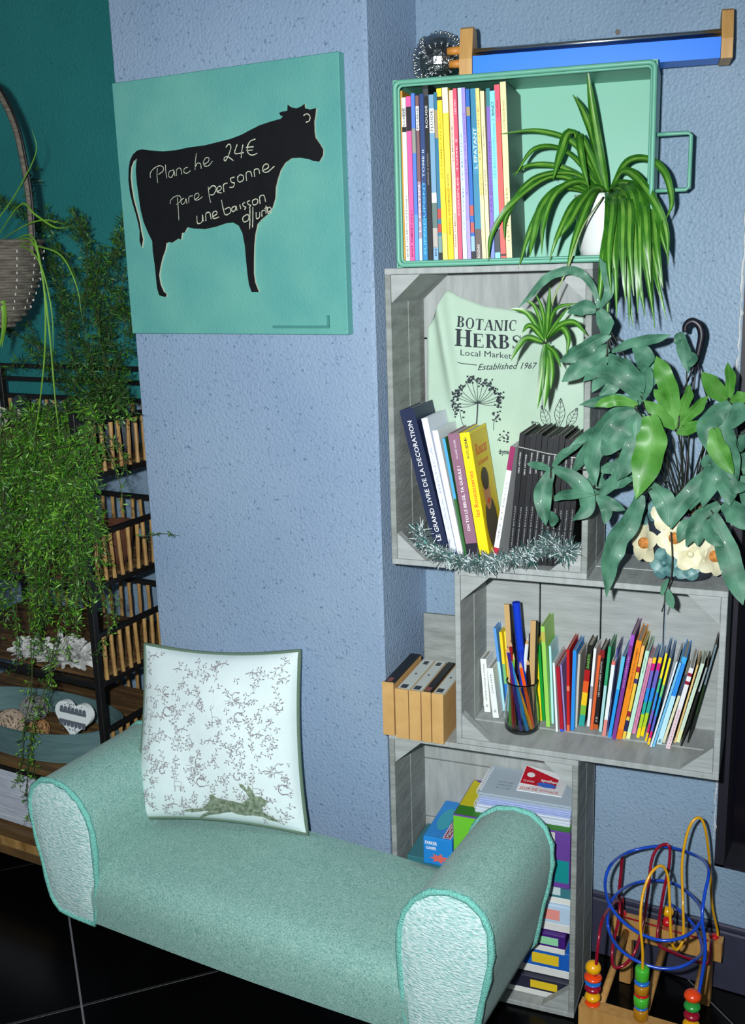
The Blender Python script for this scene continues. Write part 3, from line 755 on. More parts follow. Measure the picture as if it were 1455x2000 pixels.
# dark cover on the right face of the last album
# ---- crate 2
set_frame(SHELF)
YBK = YB2-.050
Z2 = C2[2]+.0115; G2 = 'books leaning in the tall crate'
book(b2(352,1745), b2(446,1775), b2(127,955), Z2, (30,40,72), 'thick navy book LE GRAND LIVRE DE LA DECORATION leaning left', (), (('LE GRAND LIVRE DE LA DECORATION',.10,.92,(236,238,240),.34),), depth=.17, Y=YC+.035, group=G2)
book(b2(448,1775), b2(488,1775), b2(262,1005), Z2, (226,230,244), 'slim white book leaning against the thick navy one', ((.0,.04,(60,80,170)),), (('CASA BIANCA',.2,.8,(170,180,214),.4),), depth=.15, Y=YC+.035, group=G2)
book(b2(491,1770), b2(527,1770), b2(330,1080), Z2, (232,236,240), 'white spiral bound booklet with dark coil edge', (), (), depth=.14, Y=YC+.035, group=G2)
book(b2(530,1765), b2(548,1765), b2(392,1128), Z2, (60,110,60), 'thin green and sky blue booklet beside the spiral bound one', ((.5,1,(80,170,220)),), (), depth=.14, Y=YC+.035, group=G2)
book(b2(551,1765), b2(622,1765), b2(425,1100), Z2, (146,104,124), 'mauve paperback OH TOI LE BELGE, TA GUEULE!', ((.03,.12,(40,36,50)),), (('OH TOI LE BELGE, TA GUEULE !',.22,.74,(244,240,242),.3),('RICHARD OLIVIER',.80,.95,(220,200,214),.22)), depth=.135, Y=YC+.035, group=G2)
book(b2(626,1772), b2(690,1772), b2(497,1095), Z2, (246,220,24), 'yellow paperback JEAN ROUCAS with a face on its cover', (), (('JEAN',.88,.96,(40,40,60),.3),('ROUCAS',.80,.95,(40,40,60),.3),('les Roucasseries',.34,.70,(226,90,40),.55)), depth=.13, Y=YC+.035, group=G2,
     cover=(([(.03,.02),(.97,.02),(.97,.98),(.03,.98)],(226,196,20)),))
def cover_face(root_label):
    pass
book(b2(697,1803), b2(729,1803), b2(812,1180), Z2, (236,238,238), 'white booklet with magenta tip leaning right against the black magazines', ((.0,.13,(190,40,60)),(.80,1,(150,36,90))), (('ART ET DECO',.2,.7,(120,120,120),.3),), depth=.15, Y=YC+.022, group=G2)
for k in range(11):
    x = 770+k*35.5+24
    nm = ['leftmost', 'second', 'third', 'fourth', 'fifth', 'middle', 'seventh', 'eighth', 'ninth', 'tenth', 'rightmost'][k]
    dk = (24+rnd.randint(-6, 6),)*3
    book(b2(x, 1806), b2(x+33.5, 1806), b2(x+76, 1098+12*math.sin(k*1.7)+k*3), Z2, (dk[0], dk[1], dk[2]+3), ('%s of the eleven slim black magazines in the tall crate' % nm) if k in (0, 5, 10) else '%s from the left of the eleven slim black magazines in the tall crate' % nm,
         (), (('GEO HISTOIRE',.70,.86,(206,206,206),.3),('LES GRANDES BATAILLES',.07,.45,(150,150,152),.26)), depth=.17, Y=YC+.026, group='slim black magazines in the tall crate', name='magazine', page=M_pagegrey)
tw = thing('string_tie', b2(870,1185) and at(*b2(1060,1215), YC+.02), 'thin pale string tied across the row of black magazines', 'string')
pa, pb = at(*b2(860,1178), YC+.0235), at(*b2(1225,1248), YC+.0235)
MB().tube([pa, (pa+pb)/2+Vector((0,-.0005,-.002)), pb], .0008, 6).build('string', mat('pale_string', (190,190,186), .8), tw)
# ---- crate 3
YBK = YB2-.0115
Z3 = C3[2]+.0115; G3 = 'children\'s books in the wide crate'
RB = ((.0,.12,(250,216,20)),(.12,.3,(180,210,40)),(.3,.45,(40,170,150)),(.45,.62,(40,140,220)),(.62,.84,(110,100,190)),(.84,.93,(214,30,130)),(.93,1,(250,200,30)))
A_ = [
 ((222,930),(240,930),(160,350),(226,230,226),'slim grey book with PIRATE cover, leftmost in the wide crate',((.72,.98,(120,140,110)),),(),.14),
 ((242,995),(304,995),(197,450),W,'white paperback reading PETITE CHOSE A PONI, left in the wide crate',(),(('PETITE CHOSE A PONI',.22,.9,(90,96,100),.26),('H',.10,.14,K,.5)),.11),
 ((328,1055),(390,1055),(266,545),(236,240,238),'white paperback reading CAFI ARTE beside its taller twin',(),(('CAFI ARTE',.5,.88,(90,96,100),.26),('H',.12,.16,K,.5)),.11),
 ((428,985),(456,985),(330,140),(96,160,230),'light blue slim book behind the white paperbacks',((.0,.6,(170,220,232)),),(),.15),
 ((470,985),(500,985),(388,180),(246,216,40),'yellow and blue book right behind the jar of pencils',((.0,.35,(40,120,210)),(.35,.6,(120,190,120))),(),.15),
 ((505,980),(530,980),(438,172),(250,228,60),'thin yellow book left of the pencils in the jar',((.0,.4,(120,170,60)),),(),.15),
 ((560,975),(590,975),(505,230),(70,60,140),'dark violet striped book hidden behind the jar',((.3,.5,(200,190,220)),),(),.16),
 ((620,975),(650,975),(580,240),(190,150,180),'dusty pink book behind the pencils',(),(),.16),
 ((700,980),(730,980),(690,200),(44,40,70),'dark striped book with pale bands behind the jar',((.55,.7,(210,200,214)),),(),.17),
 ((800,1083),(826,1083),(752,300),(246,216,20),'yellow book wedged between the jar and a green book',((.88,1,(30,26,20)),),(),.15),
 ((829,1083),(862,1083),(774,312),(10,150,50),'green slim book next to the tall lime one',(),(),.15),
 ((867,1145),(908,1145),(810,120),(156,212,92),'tall lime green picture book in the wide crate',((.85,.95,(190,180,80)),),(),.19),
 ((924,1112),(948,1112),(893,320),(180,226,230),'pale cyan slim book right of the lime green one',(),(),.18),
 ((966,1195),(988,1195),(932,490),(232,236,236),'thin white booklet with grey pages in front of a dark red book',(),(),.15),
 ((1008,1193),(1046,1193),(965,530),(168,16,40),'dark red book beside the thin white booklet',((.0,.04,(50,80,200)),),(),.17),
 ((1052,1190),(1070,1190),(1008,510),(150,130,190),'thin lavender booklet right of the dark red book',(),(),.14),
 ((1076,1190),(1106,1190),(1074,355),(200,24,24),'bright red book with small white figure, left of the blue one',((.0,.08,(230,110,60)),(.5,.56,(236,120,90))),(),.16),
 ((1114,1180),(1150,1180),(1138,365),(36,140,226),'sky blue thin book left of the rainbow spine',(),(),.16),
 ((1156,1150),(1180,1150),(1192,400),(196,190,174),'beige booklet right of the sky blue book',(),(),.17),
 ((1197,1136),(1254,1136),(1285,312),(24,26,20),'black book whose spine fades to red, yellow and green',((.0,.14,(40,160,150)),(.14,.26,(120,180,60)),(.26,.42,(240,196,30)),(.42,.56,(226,90,30)),(.56,.70,(170,20,20))),(('DARRYL',.72,.9,(130,200,80),.5),),.14),
 ((1280,1140),(1308,1140),(1350,345),(236,238,238),'white book with a grey block beside the black rainbow book',((.36,.52,(150,152,162)),),(),.15),
 ((1312,1176),(1342,1176),(1394,415),(222,96,46),'thin orange book left of the black LES AVENTURES book',(),(),.14),
 ((1346,1168),(1392,1168),(1418,360),(30,22,22),'black book LES AVENTURES D\'AUTO with red top',((.9,1,(130,26,30)),(.0,.06,(190,90,30))),(("LES AVENTURES D'AUTO",.42,.86,(226,220,214),.34),('12',.1,.16,(226,220,214),.4)),.17),
]
for (l, r, t_, col, lab, segs, txt, dp) in A_:
    book(b3a(*l), b3a(*r), b3a(*t_), Z3, col, lab, segs, txt, depth=min(dp, .13), group=G3, page=M_pagegrey)
B_ = [
 ((106,1240),(138,1240),(206,340),(50,160,110),'green topped pale book right of the black LES AVENTURES book',((.0,.55,(170,214,216)),),(),.14),
 ((140,1285),(178,1285),(244,490),(232,238,242),'white book with salmon pink foot and tip',((.0,.22,(226,136,130)),(.95,1,(226,110,100))),(),.13),
 ((182,1240),(198,1240),(292,360),(84,80,150),'violet patterned slim book beside the salmon footed one',((.2,.4,(130,140,180)),(.5,.6,(40,40,90))),(),.13),
 ((200,1300),(236,1300),(350,445),(40,150,226),'azure book leaning right, left of the purple one',((.6,1,(90,190,226)),),(),.13),
 ((240,1320),(282,1320),(445,215),(124,54,140),'purple book leaning right, taller than its neighbours',((.9,1,(160,80,190)),),(('CUISINE',.5,.8,(200,160,210),.3),),.15),
 ((287,1320),(346,1320),(503,277),(238,140,26),'orange book leaning right beside the purple one',((.0,.1,(232,120,20)),),(('CHOISIR LE BON CHEMIN',.52,.92,(120,50,10),.4),),.13),
 ((352,1312),(386,1312),(558,330),(236,200,70),'yellow book with red and navy patches, right of the orange one',((.08,.2,(40,36,90)),(.24,.3,(150,30,50)),(.60,.65,(60,60,120)),(.72,.78,(170,40,60)),(.8,1,(240,180,100))),(),.13),
 ((391,1316),(434,1316),(598,385),(190,228,206),'pale mint book right of the yellow patched one',((.0,.08,(230,236,170)),),(('MARTINE',.75,.92,(50,90,80),.3),),.13),
 ((452,1262),(494,1262),(634,460),(214,136,170),'pink lettered book right of the pale mint one',((.93,1,(236,170,160)),),(('LES JEUX DE LA PREHISTOIRE',.1,.9,(150,80,120),.34),),.12),
 ((499,1302),(534,1302),(680,455),(60,150,210),'rainbow spine book, first from left of the rainbow pair with orange tip',RB,(),.12),
 ((540,1288),(578,1288),(738,455),(70,140,215),'rainbow spine book, second of the pair with orange tip',RB,(),.12),
 ((588,1340),(612,1340),(808,410),(60,140,215),'tallest rainbow book with yellow top near the right end',((.0,.1,(250,200,30)),(.1,.2,(214,30,110)),(.2,.36,(120,100,190)),(.36,.56,(40,140,220)),(.56,.72,(60,190,140)),(.72,1,(244,226,30))),(),.12),
 ((615,1376),(640,1376),(845,462),(60,140,215),'shorter rainbow book with yellow top right of the tallest one',((.0,.08,(250,200,30)),(.08,.16,(214,30,110)),(.16,.34,(90,100,200)),(.34,.56,(40,150,210)),(.56,.7,(110,200,120)),(.7,1,(244,226,30))),(),.12),
 ((644,1400),(664,1400),(918,500),(226,234,240),'thin white book right of the rainbow spines',(),(),.12),
 ((668,1400),(694,1400),(952,510),(116,190,232),'thin pale blue book right of the thin white one',(),(),.12),
 ((712,1372),(768,1372),(984,452),(46,140,222),'blue book with a pale lower half leaning right',((.0,.56,(190,228,236)),(.93,1,(60,170,232))),(('B',.02,.06,K,.5),),.13),
 ((772,1356),(802,1356),(1010,640),(226,220,180),'short cream book between the blue and the cherry dotted one',((.7,1,(60,70,90)),),(),.12),
 ((808,1420),(856,1420),(1060,567),(232,230,232),'white book with two cherries and a pink dotted lower half',((.0,.5,(232,206,212)),(.80,.84,(150,30,60)),(.90,.94,(150,30,60))),(('o o o o o o o o o o o o',.02,.48,(120,60,90),.4),),.13),
 ((896,1356),(912,1356),(1138,530),(232,196,130),'thin apricot booklet right of the cherry book',(),(),.13),
 ((918,1352),(958,1352),(1180,520),(206,226,206),'pale green book with grey pages near the right end',((.0,.16,(226,232,180)),),(('CONTES',.7,.9,(60,90,70),.3),),.13),
 ((962,1390),(976,1390),(1232,560),(26,28,26),'thin black booklet with white upper end leaning far right',((.7,1,(150,160,160)),),(),.12),
 ((1034,1356),(1050,1356),(1334,320),(22,30,20),'tall thin black and green booklet at the right end of the row',((.3,.6,(30,60,26)),(.6,1,(110,130,140))),(),.14),
]
for (l, r, t_, col, lab, segs, txt, dp) in B_:
    book(b3b(*l), b3b(*r), b3b(*t_), Z3, col, lab, segs, txt, depth=min(dp, .13), group=G3, page=M_pagegrey)
# face on the yellow cover is a child picture
yb = [o for o in C.objects if o.get('label', '').startswith('yellow paperback JEAN')][0]
yc = [c for c in C.objects if c.parent == yb and c.name.startswith('cover_picture')][0]
vx = yc.data.vertices[0].co.x+.0004; D_ = max(v.co.y for v in yc.data.vertices)/.97; H_ = max(v.co.z for v in yc.data.vertices)/.98
def ell(cy, cz, ry, rz, n=16): return [Vector((vx, (cy+math.cos(a*6.283/n)*ry)*D_, (cz+math.sin(a*6.283/n)*rz)*H_)) for a in range(n)]
mb = MB()
for k, (cy, cz, ry, rz, mi) in enumerate([(.45,.24,.34,.22,0), (.42,.50,.20,.15,1), (.42,.60,.22,.09,2), (.37,.52,.02,.012,2), (.50,.52,.02,.012,2), (.43,.42,.08,.02,3)]):
    E_ = [p+Vector((.0001*k, 0, 0)) for p in ell(cy, cz, ry, rz)]
    mb.add(E_, [tuple(range(16))], mi)
put_text(mb, 'Roucas', lambda u, v: Vector((vx, (.14+.7*u)*D_, (.80+v*.09)*H_)), 3, .01, .3)
put_text(mb, 'les Roucasseries', lambda u, v: Vector((vx, (.2+.6*u)*D_, (.72+v*.04)*H_)), 3, .01, .3)
mb.build('cover_portrait', [cmat((90,80,70)), cmat((196,140,104)), cmat((60,36,24)), cmat((214,80,40))], yb)
# ================================================================== video cassettes in kraft sleeves on the lower crate
Zt = C1[3]+.0005
M_kraft = mat('kraft_card', (206,164,104), .85, col2=(194,150,90), vscale=25)
M_vhs = mat('black_plastic', (22,22,26), .45); M_vw = mat('white_label', (206,212,206), .7)
vh = [(748,771,1426,K,'black topped video cassette in kraft sleeve at the left, standing higher than the rest'),(773,799,1436,W,'white topped video cassette in kraft sleeve, second from left'),(800,823,1440,W,'white topped video cassette in kraft sleeve, in the middle of the five'),
      (824,843,1445,K,'black topped video cassette in kraft sleeve between two white ones'),(844,867,1449,W,'white topped video cassette in kraft sleeve nearest the wide crate')]
for k, (x0, x1, y, c, lab) in enumerate(vh):
    Y = YC-.012+(.006 if k == 0 else 0)
    a, b = at(x0, y, Y), at(x1, y, Y); h_ = .1045+(.008 if k == 0 else 0)
    z = Zt
    t = thing('video_cassette', ((a.x+b.x)/2, Y, z), lab, 'video cassette', 'video cassettes in kraft sleeves')
    w0, w1 = a.x+.0006, b.x-.0006
    MB().box((w0, Y, z), (w1, Y+.003, z+h_)).box((w0, Y+.003, z), (w0+.001, Y+.17, z+h_-.006)).box((w1-.001, Y+.003, z), (w1, Y+.17, z+h_-.006)).box((w0+.001, Y+.003, z), (w1-.001, Y+.17, z+.001)).build('sleeve', M_kraft, t)
    MB().bbox((w0+.0012, Y+.0032, z+.0012), (w1-.0012, Y+.168, z+h_-.002), .001).build('cassette', M_vhs if c == K else M_vw, t)
    mb = MB(); zz = z+h_-.0017; xm = (w0+w1)/2
    if c == K:
        mb.box((xm-.006, Y+.012, zz-.001), (xm+.004, Y+.03, zz)); o = mb.build('sticker', cmat((140,80,74)), t)
    else:
        mb.box((xm-.007, Y+.012, zz-.001), (xm+.006, Y+.030, zz)); mb.box((xm-.004, Y+.140, zz-.001), (xm+.006, Y+.158, zz)); mb.box((xm-.002, Y+.085, zz-.001), (xm+.002, Y+.091, zz)); o = mb.build('label_mark', cmat((56,60,66)), t)
gb = at(858,1240,YC+.178); zgb = at(858,1199,YC+.178).z
xg0 = at(829,1240,YC+.178).x; xg1 = C3[0]-.002
xg0, xg1 = min(xg0, xg1-.05), xg1
o = MB().bbox((xg0, YC+.172, Zt), (xg1, YC+.182, zgb), .0015).build('leaning_board', M_woodd)
tag(o, 'grey wooden board standing behind the video cassettes', 'board')
# ================================================================== tea towel at the back of the tall crate
YT = YB2-.0135
def tw_y(x, z):
    u = (x+.86)/.33; v = (z-.95)/.5
    f = .006*math.sin(7.0*u+2.2*v) + .004*math.sin(13*u-3*v+1)
    f += .020*math.exp(-((x-(-.842+.05*(1.40-z)/.3))/.012)**2)*max(0, min(1, (z-1.12)/.2))
    return YT-.020-max(-.006, f)
def tpx(px, py, off=0.0):
    p = at(px, py, YT-.012)
    return Vector((p.x, tw_y(p.x, p.z)-off, p.z))
towel = thing('tea_towel', at(990, 900, YT), 'pale green tea towel printed BOTANIC HERBS hanging inside the crate', 'tea towel')
mb = MB(); NU, NV = 60, 60
topl = [(0,.0,640),(.06,0,612),(.125,0,565),(.2,0,578),(.36,0,598),(.55,0,606),(.75,0,600),(.88,0,592),(1,0,600)]
def topy(u):
    for k in range(len(topl)-1):
        if topl[k][0] <= u <= topl[k+1][0]:
            t_ = (u-topl[k][0])/(topl[k+1][0]-topl[k][0]); return topl[k][2]+(topl[k+1][2]-topl[k][2])*t_
    return topl[-1][2]
for i in range(NU+1):
    for j in range(NV+1):
        u, v = i/NU, j/NV
        xl = 838; xr = 1142
        mb.v.append(tuple(tpx(xl+(xr-xl)*u, topy(u)+(1050-topy(u))*v)))
for i in range(NU):
    for j in range(NV):
        a = i*(NV+1)+j; mb.f.append((a, a+1, a+NV+2, a+NV+1)); mb.m.append(0)
o = mb.build('cloth', mat('mint_cotton', (174,198,178), .9, col2=(186,208,190), vscale=8, bump=.5, bscale=500), towel, smooth=True)
md = o.modifiers.new('thick', 'SOLIDIFY'); md.thickness = .0012; md.offset = 1
md.use_rim = True
M_print = mat('charcoal_ink', (44,52,58), .9)
# serif capitals, drawn as strokes and bowls in a unit box
def serif(ch):
    P = []; th = .22; tn = .075
    def rect_(x0, y0, x1, y1): P.append([(x0,y0),(x1,y0),(x1,y1),(x0,y1)])
    def stem(x, y0=0, y1=1, s0=True, s1=True, w_=th):
        rect_(x-w_/2, y0, x+w_/2, y1)
        if s0: rect_(x-w_/2-.08, y0, x+w_/2+.08, y0+tn)
        if s1: rect_(x-w_/2-.08, y1-tn, x+w_/2+.08, y1)
    def bowl(cx, cy, rx, ry, a0, a1, wt=th, n=14):
        for k in range(n):
            q = []
            for a in (a0+(a1-a0)*k/n, a0+(a1-a0)*(k+1)/n):
                a = R_(a); q.append((cx+math.cos(a)*rx, cy+math.sin(a)*ry, a))
            def inn(p): w_ = tn+(wt-tn)*abs(math.cos(p[2])); return (cx+math.cos(p[2])*(rx-w_), cy+math.sin(p[2])*(ry-tn))
            P.append([q[0][:2], q[1][:2], inn(q[1]), inn(q[0])])
    def line(x0, y0, x1, y1, w_): P.append([(x0-w_/2,y0),(x0+w_/2,y0),(x1+w_/2,y1),(x1-w_/2,y1)])
    W_ = .8
    if ch == 'B': stem(.18); bowl(.38,.76,.30,.24,-90,90); bowl(.38,.27,.36,.27,-90,90); rect_(.18,.94,.4,1); rect_(.18,.48,.4,.54); rect_(.18,0,.4,tn)
    elif ch == 'R': stem(.18); bowl(.38,.75,.32,.25,-90,90); rect_(.18,.94,.4,1); rect_(.18,.5,.4,.56); line(.70,0,.42,.52,th); rect_(.58,0,.86,tn)
    elif ch == 'O': bowl(.42,.5,.42,.52,0,360,.19,28); W_ = .86
    elif ch == 'C': bowl(.44,.5,.42,.52,50,310,.19,24); rect_(.68,.62,.74,.98); W_ = .8
    elif ch == 'T': stem(.4, s1=False); rect_(.02,1-tn,.78,1); rect_(.02,.78,.07,1); rect_(.73,.78,.78,1)
    elif ch == 'A': line(.08,0,.42,1,tn); line(.78,0,.46,1,th); rect_(.24,.30,.64,.36); rect_(-.02,0,.2,tn); rect_(.62,0,.94,tn); W_ = .9
    elif ch == 'N': stem(.12,w_=tn*1.2); stem(.78,w_=tn*1.2,s0=False); line(.72,0,.16,1,th); W_ = .92
    elif ch == 'I': stem(.2); W_ = .4
    elif ch == 'H': stem(.18); stem(.72); rect_(.18,.48,.72,.54); W_ = .9
    elif ch == 'E': stem(.18, s0=False, s1=False); rect_(.02,1-tn,.66,1); rect_(.02,0,.7,tn); rect_(.18,.48,.5,.54); rect_(.62,.76,.67,1); rect_(.66,0,.71,.24); rect_(.46,.38,.51,.64); W_ = .76
    elif ch == 'S':
        pts = [(.62,.80),(.50,.95),(.33,.97),(.17,.88),(.15,.72),(.28,.60),(.46,.50),(.60,.37),(.60,.18),(.46,.04),(.28,.03),(.10,.20)]
        ws = [.05,.06,.07,.11,.15,.19,.20,.19,.15,.09,.07,.05]
        S_ = spline([Vector((x,y,0)) for x,y in pts], 4); Ws = [ws[min(len(ws)-1, i//4)] for i in range(len(S_))]
        for k in range(len(S_)-1):
            def off(i, sg):
                t_ = (S_[min(i+1,len(S_)-1)]-S_[max(i-1,0)]).normalized(); q = S_[i]+Vector((-t_.y,t_.x,0))*sg*Ws[i]/2; return (q.x,q.y)
            P.append([off(k,1),off(k+1,1),off(k+1,-1),off(k,-1)])
        rect_(.60,.74,.65,1.0); rect_(.08,0,.13,.26); W_ = .74
    return P, W_
def serif_line(mb, s, fn, sizes=None):
    tot = sum(serif(c)[1]*((sizes or {}).get(i, 1))+.10 for i, c in enumerate(s)); x = 0
    for i, c in enumerate(s):
        P, w_ = serif(c); k = (sizes or {}).get(i, 1)
        for poly in P: mb.add([fn((x+px_*k)/tot, py_*k) for px_, py_ in poly], [tuple(range(len(poly)))])
        x += w_*k+.10
OFF = .0022
mb = MB(); serif_line(mb, 'BOTANIC', lambda u, v: tpx(896+115*u+3*v*.5, 637+8*u+4*math.sin(3*u)-21*v, OFF)); mb.build('print_botanic', M_print, towel)
mb = MB(); serif_line(mb, 'HERBS', lambda u, v: tpx(894+129*u, 674+9*u-27*v+1*math.sin(4*u), OFF), {0: 1.22}); mb.build('print_herbs', M_print, towel)
mb = MB(); put_text(mb, 'Local Market', lambda u, v: tpx(904+96*u, 692.5+8*u-11.5*v, OFF), 0, 0.0); mb.build('print_local_market', M_print, towel)
mb = MB(); put_text(mb, 'Established 1967', lambda u, v: tpx(936+116*u, 722-3*u-12*v, OFF), 0, .005, .35)
stroke(mb, [tpx(x, y, OFF) for x, y in ((899,706),(908,708.5),(920,710),(934,712))], .0015, Vector((0,-1,0))); mb.build('print_established', M_print, towel)
# printed umbel and leaves
mb = MB()
def tline(P, wd=.0012): stroke(mb, spline([tpx(x, y, OFF) for x, y in P], 5) if len(P) > 2 else [tpx(x, y, OFF) for x, y in P], wd, Vector((0,-1,0)))
cx, cy = 936, 786
tline([(936,786),(935,810),(933,838)], .0026)
rt = random.Random(9)
for k in range(15):
    a = R_(200-k*15.5); ex, ey = cx+math.cos(a)*(40+rt.uniform(-4,4)), cy-6-math.sin(a)*(38+rt.uniform(-6,4))
    tline([(cx,cy),((cx+ex)/2,(cy+ey)/2+3),(ex,ey)], .0011)
    for q in range(9):
        bx_, by_ = ex+rt.uniform(-8,8), ey+rt.uniform(-8,6)
        tline([(ex,ey),(bx_,by_)], .0008); tline([(bx_-1.6,by_),(bx_+1.6,by_+.6)], .0034)
for (sx_, sy_, ex, ey) in ((915,838,905,800),(965,840,970,812),(972,860,985,850)):
    tline([(sx_,sy_),((sx_+ex)/2-2,(sy_+ey)/2),(ex,ey)])
    for q in range(14): 
        bx_, by_ = ex+rt.uniform(-9,9), ey+rt.uniform(-10,12); tline([(bx_-1.8,by_),(bx_+1.8,by_+.8)], .003)
for (b0, tip, wd) in (((1075,838),(1060,790),9),((1093,836),(1098,776),10),((1108,836),(1130,795),9),((1062,840),(1040,822),7)):
    bx_, by_ = b0; tx, ty = tip; nx, ny = -(ty-by_), tx-bx_; l = math.hypot(nx, ny); nx, ny = nx/l*wd, ny/l*wd
    mx_, my_ = (bx_+tx)/2, (by_+ty)/2
    tline([b0, (mx_+nx,my_+ny), tip]); tline([b0, (mx_-nx,my_-ny), tip]); tline([b0, tip], .0009)
    for q in range(1, 6):
        f = q/6; qx, qy = bx_+(tx-bx_)*f, by_+(ty-by_)*f; s_ = math.sin(math.pi*f)*.8
        for sg in (1,-1): tline([(qx,qy),(qx+sg*nx*s_+(tx-bx_)*.12,qy+sg*ny*s_+(ty-by_)*.12)], .0008)
put_text(mb, 'thyme', lambda u, v: tpx(975+20*u, 886-9*v, OFF), 0, .03)
o = mb.build('print_herb_drawings', M_print, towel); tag(o, 'printed umbel flower and leaf sprigs', kind='stuff')
# ================================================================== tinsel garland on the front edge of the tall crate
gar = thing('tinsel_garland', at(960,1090,YC-.01), 'silver and teal tinsel garland along the front edge of the tall crate', 'garland')
GP = spline([at(x, y, YC+dy) for x, y, dy in ((815,1034,.03),(836,1066,.004),(870,1088,-.012),(915,1100,-.020),(950,1098,-.020),(990,1094,-.018),(1030,1086,-.012),(1060,1068,.004),(1078,1064,.008),(1095,1080,-.008),(1120,1070,.006))], 10)
for p in GP: p.z = max(p.z, Z2+.004) if p.y > YC else p.z
rg = random.Random(21)
MB().tube(GP, .0018, 6).build('core_wire', mat('wire', (90,96,96), .5), gar)
mb = MB()
for i in range(len(GP)-1):
    cl_ = .5+.5*math.sin(i*.55)*math.sin(i*.21+1)+.25
    for k in range(int(20+26*cl_)):
        p = GP[i].lerp(GP[i+1], rg.random())
        d = Vector((rg.gauss(0,1), rg.gauss(-.25,.9), rg.gauss(.1,1))).normalized(); L_ = rg.uniform(.005,.018)+.016*cl_*rg.random()
        q = p+d*L_; 
        if q.y > YC and q.z < Z2: q.z = Z2+.001
        s_ = d.orthogonal().normalized()*.0007
        m_ = (p+q)/2+Vector((rg.uniform(-.005,.005), rg.uniform(-.004,.004), rg.uniform(-.005,.005)))
        mb.add([p-s_, p+s_, m_+s_, m_-s_, q+s_*.6, q-s_*.6], [(0,1,2,3),(3,2,4,5)], rg.choice((0,0,1,2,3)))
o = mb.build('tinsel', [mat('tinsel_silver', (190,204,206), .25, metal=.8), mat('tinsel_teal', (50,120,110), .35, metal=.5), mat('tinsel_grey', (120,132,130), .3, metal=.7), mat('tinsel_white', (226,236,236), .4)], gar); tag(o, kind='stuff')
# ================================================================== jar of pencils
jc = at(1019,1432,YC+.040); jc.z = Z3; jc = atz(1019,1424,Z3)
JR = .0345
jar = thing('glass_jar', jc, 'clear glass jar full of coloured pencils in the wide crate', 'jar')
glass = mat('clear_glass', (236,246,244), .02, spec=.5, trans=1.0)
pr = [(.001,.0006),(JR*.86,.0006),(JR*.98,.006),(JR,.025),(JR*.96,.05),(JR*.86,.075),(JR*.82,.088),(JR*.88,.1),(JR*.9,.104)]
inn = [(r-.0018 if r > .002 else r, max(z, .004)) for r, z in pr][::-1]
MB().lathe(pr+inn, jc, 28).build('glass', glass, jar, smooth=True)
pens = [ # bottom dx (mm), dy, top px, kind, colour, label
 (-18,0,(990,1180),'flat',(200,164,110),'flat wooden stick with black edge rising highest from the jar'),
 (8,8,(1008,1176),'marker',(20,60,190),'thick blue marker standing in the jar'),
 (16,4,(1042,1212),'flat',(196,160,108),'shorter flat wooden stick on the right of the jar'),
 (20,-8,(988,1268),'pencil',(240,160,20),'yellow orange pencil leaning left in the jar'),
 (14,-16,(995,1282),'pencil',(40,130,190),'blue pencil crossing the jar'),
 (22,-4,(1015,1292),'pencil',(240,90,20),'orange red pencil in the middle of the jar'),
 (4,-18,(991,1262),'pencil',(60,40,130),'violet pencil at the front of the jar'),
 (-12,-12,(997,1250),'pencil',(150,30,30),'dark red pencil with white end in the jar'),
 (-20,-6,(1003,1276),'pencil',(120,190,60),'lime pencil at the left wall of the jar'),
 (24,6,(1030,1286),'pencil',(40,26,22),'dark brown pencil in the jar'),
 (18,10,(1038,1276),'pencil',(236,200,20),'yellow pencil at the right of the jar'),
 (10,16,(1046,1274),'pencil',(140,30,26),'brick red pencil at the far right of the jar'),
 (-6,10,(1030,1246),'pencil',(232,236,236),'white pencil with dark band in the jar'),
 (-24,0,(1000,1300),'pencil',(30,130,80),'dark green pencil low in the jar')]
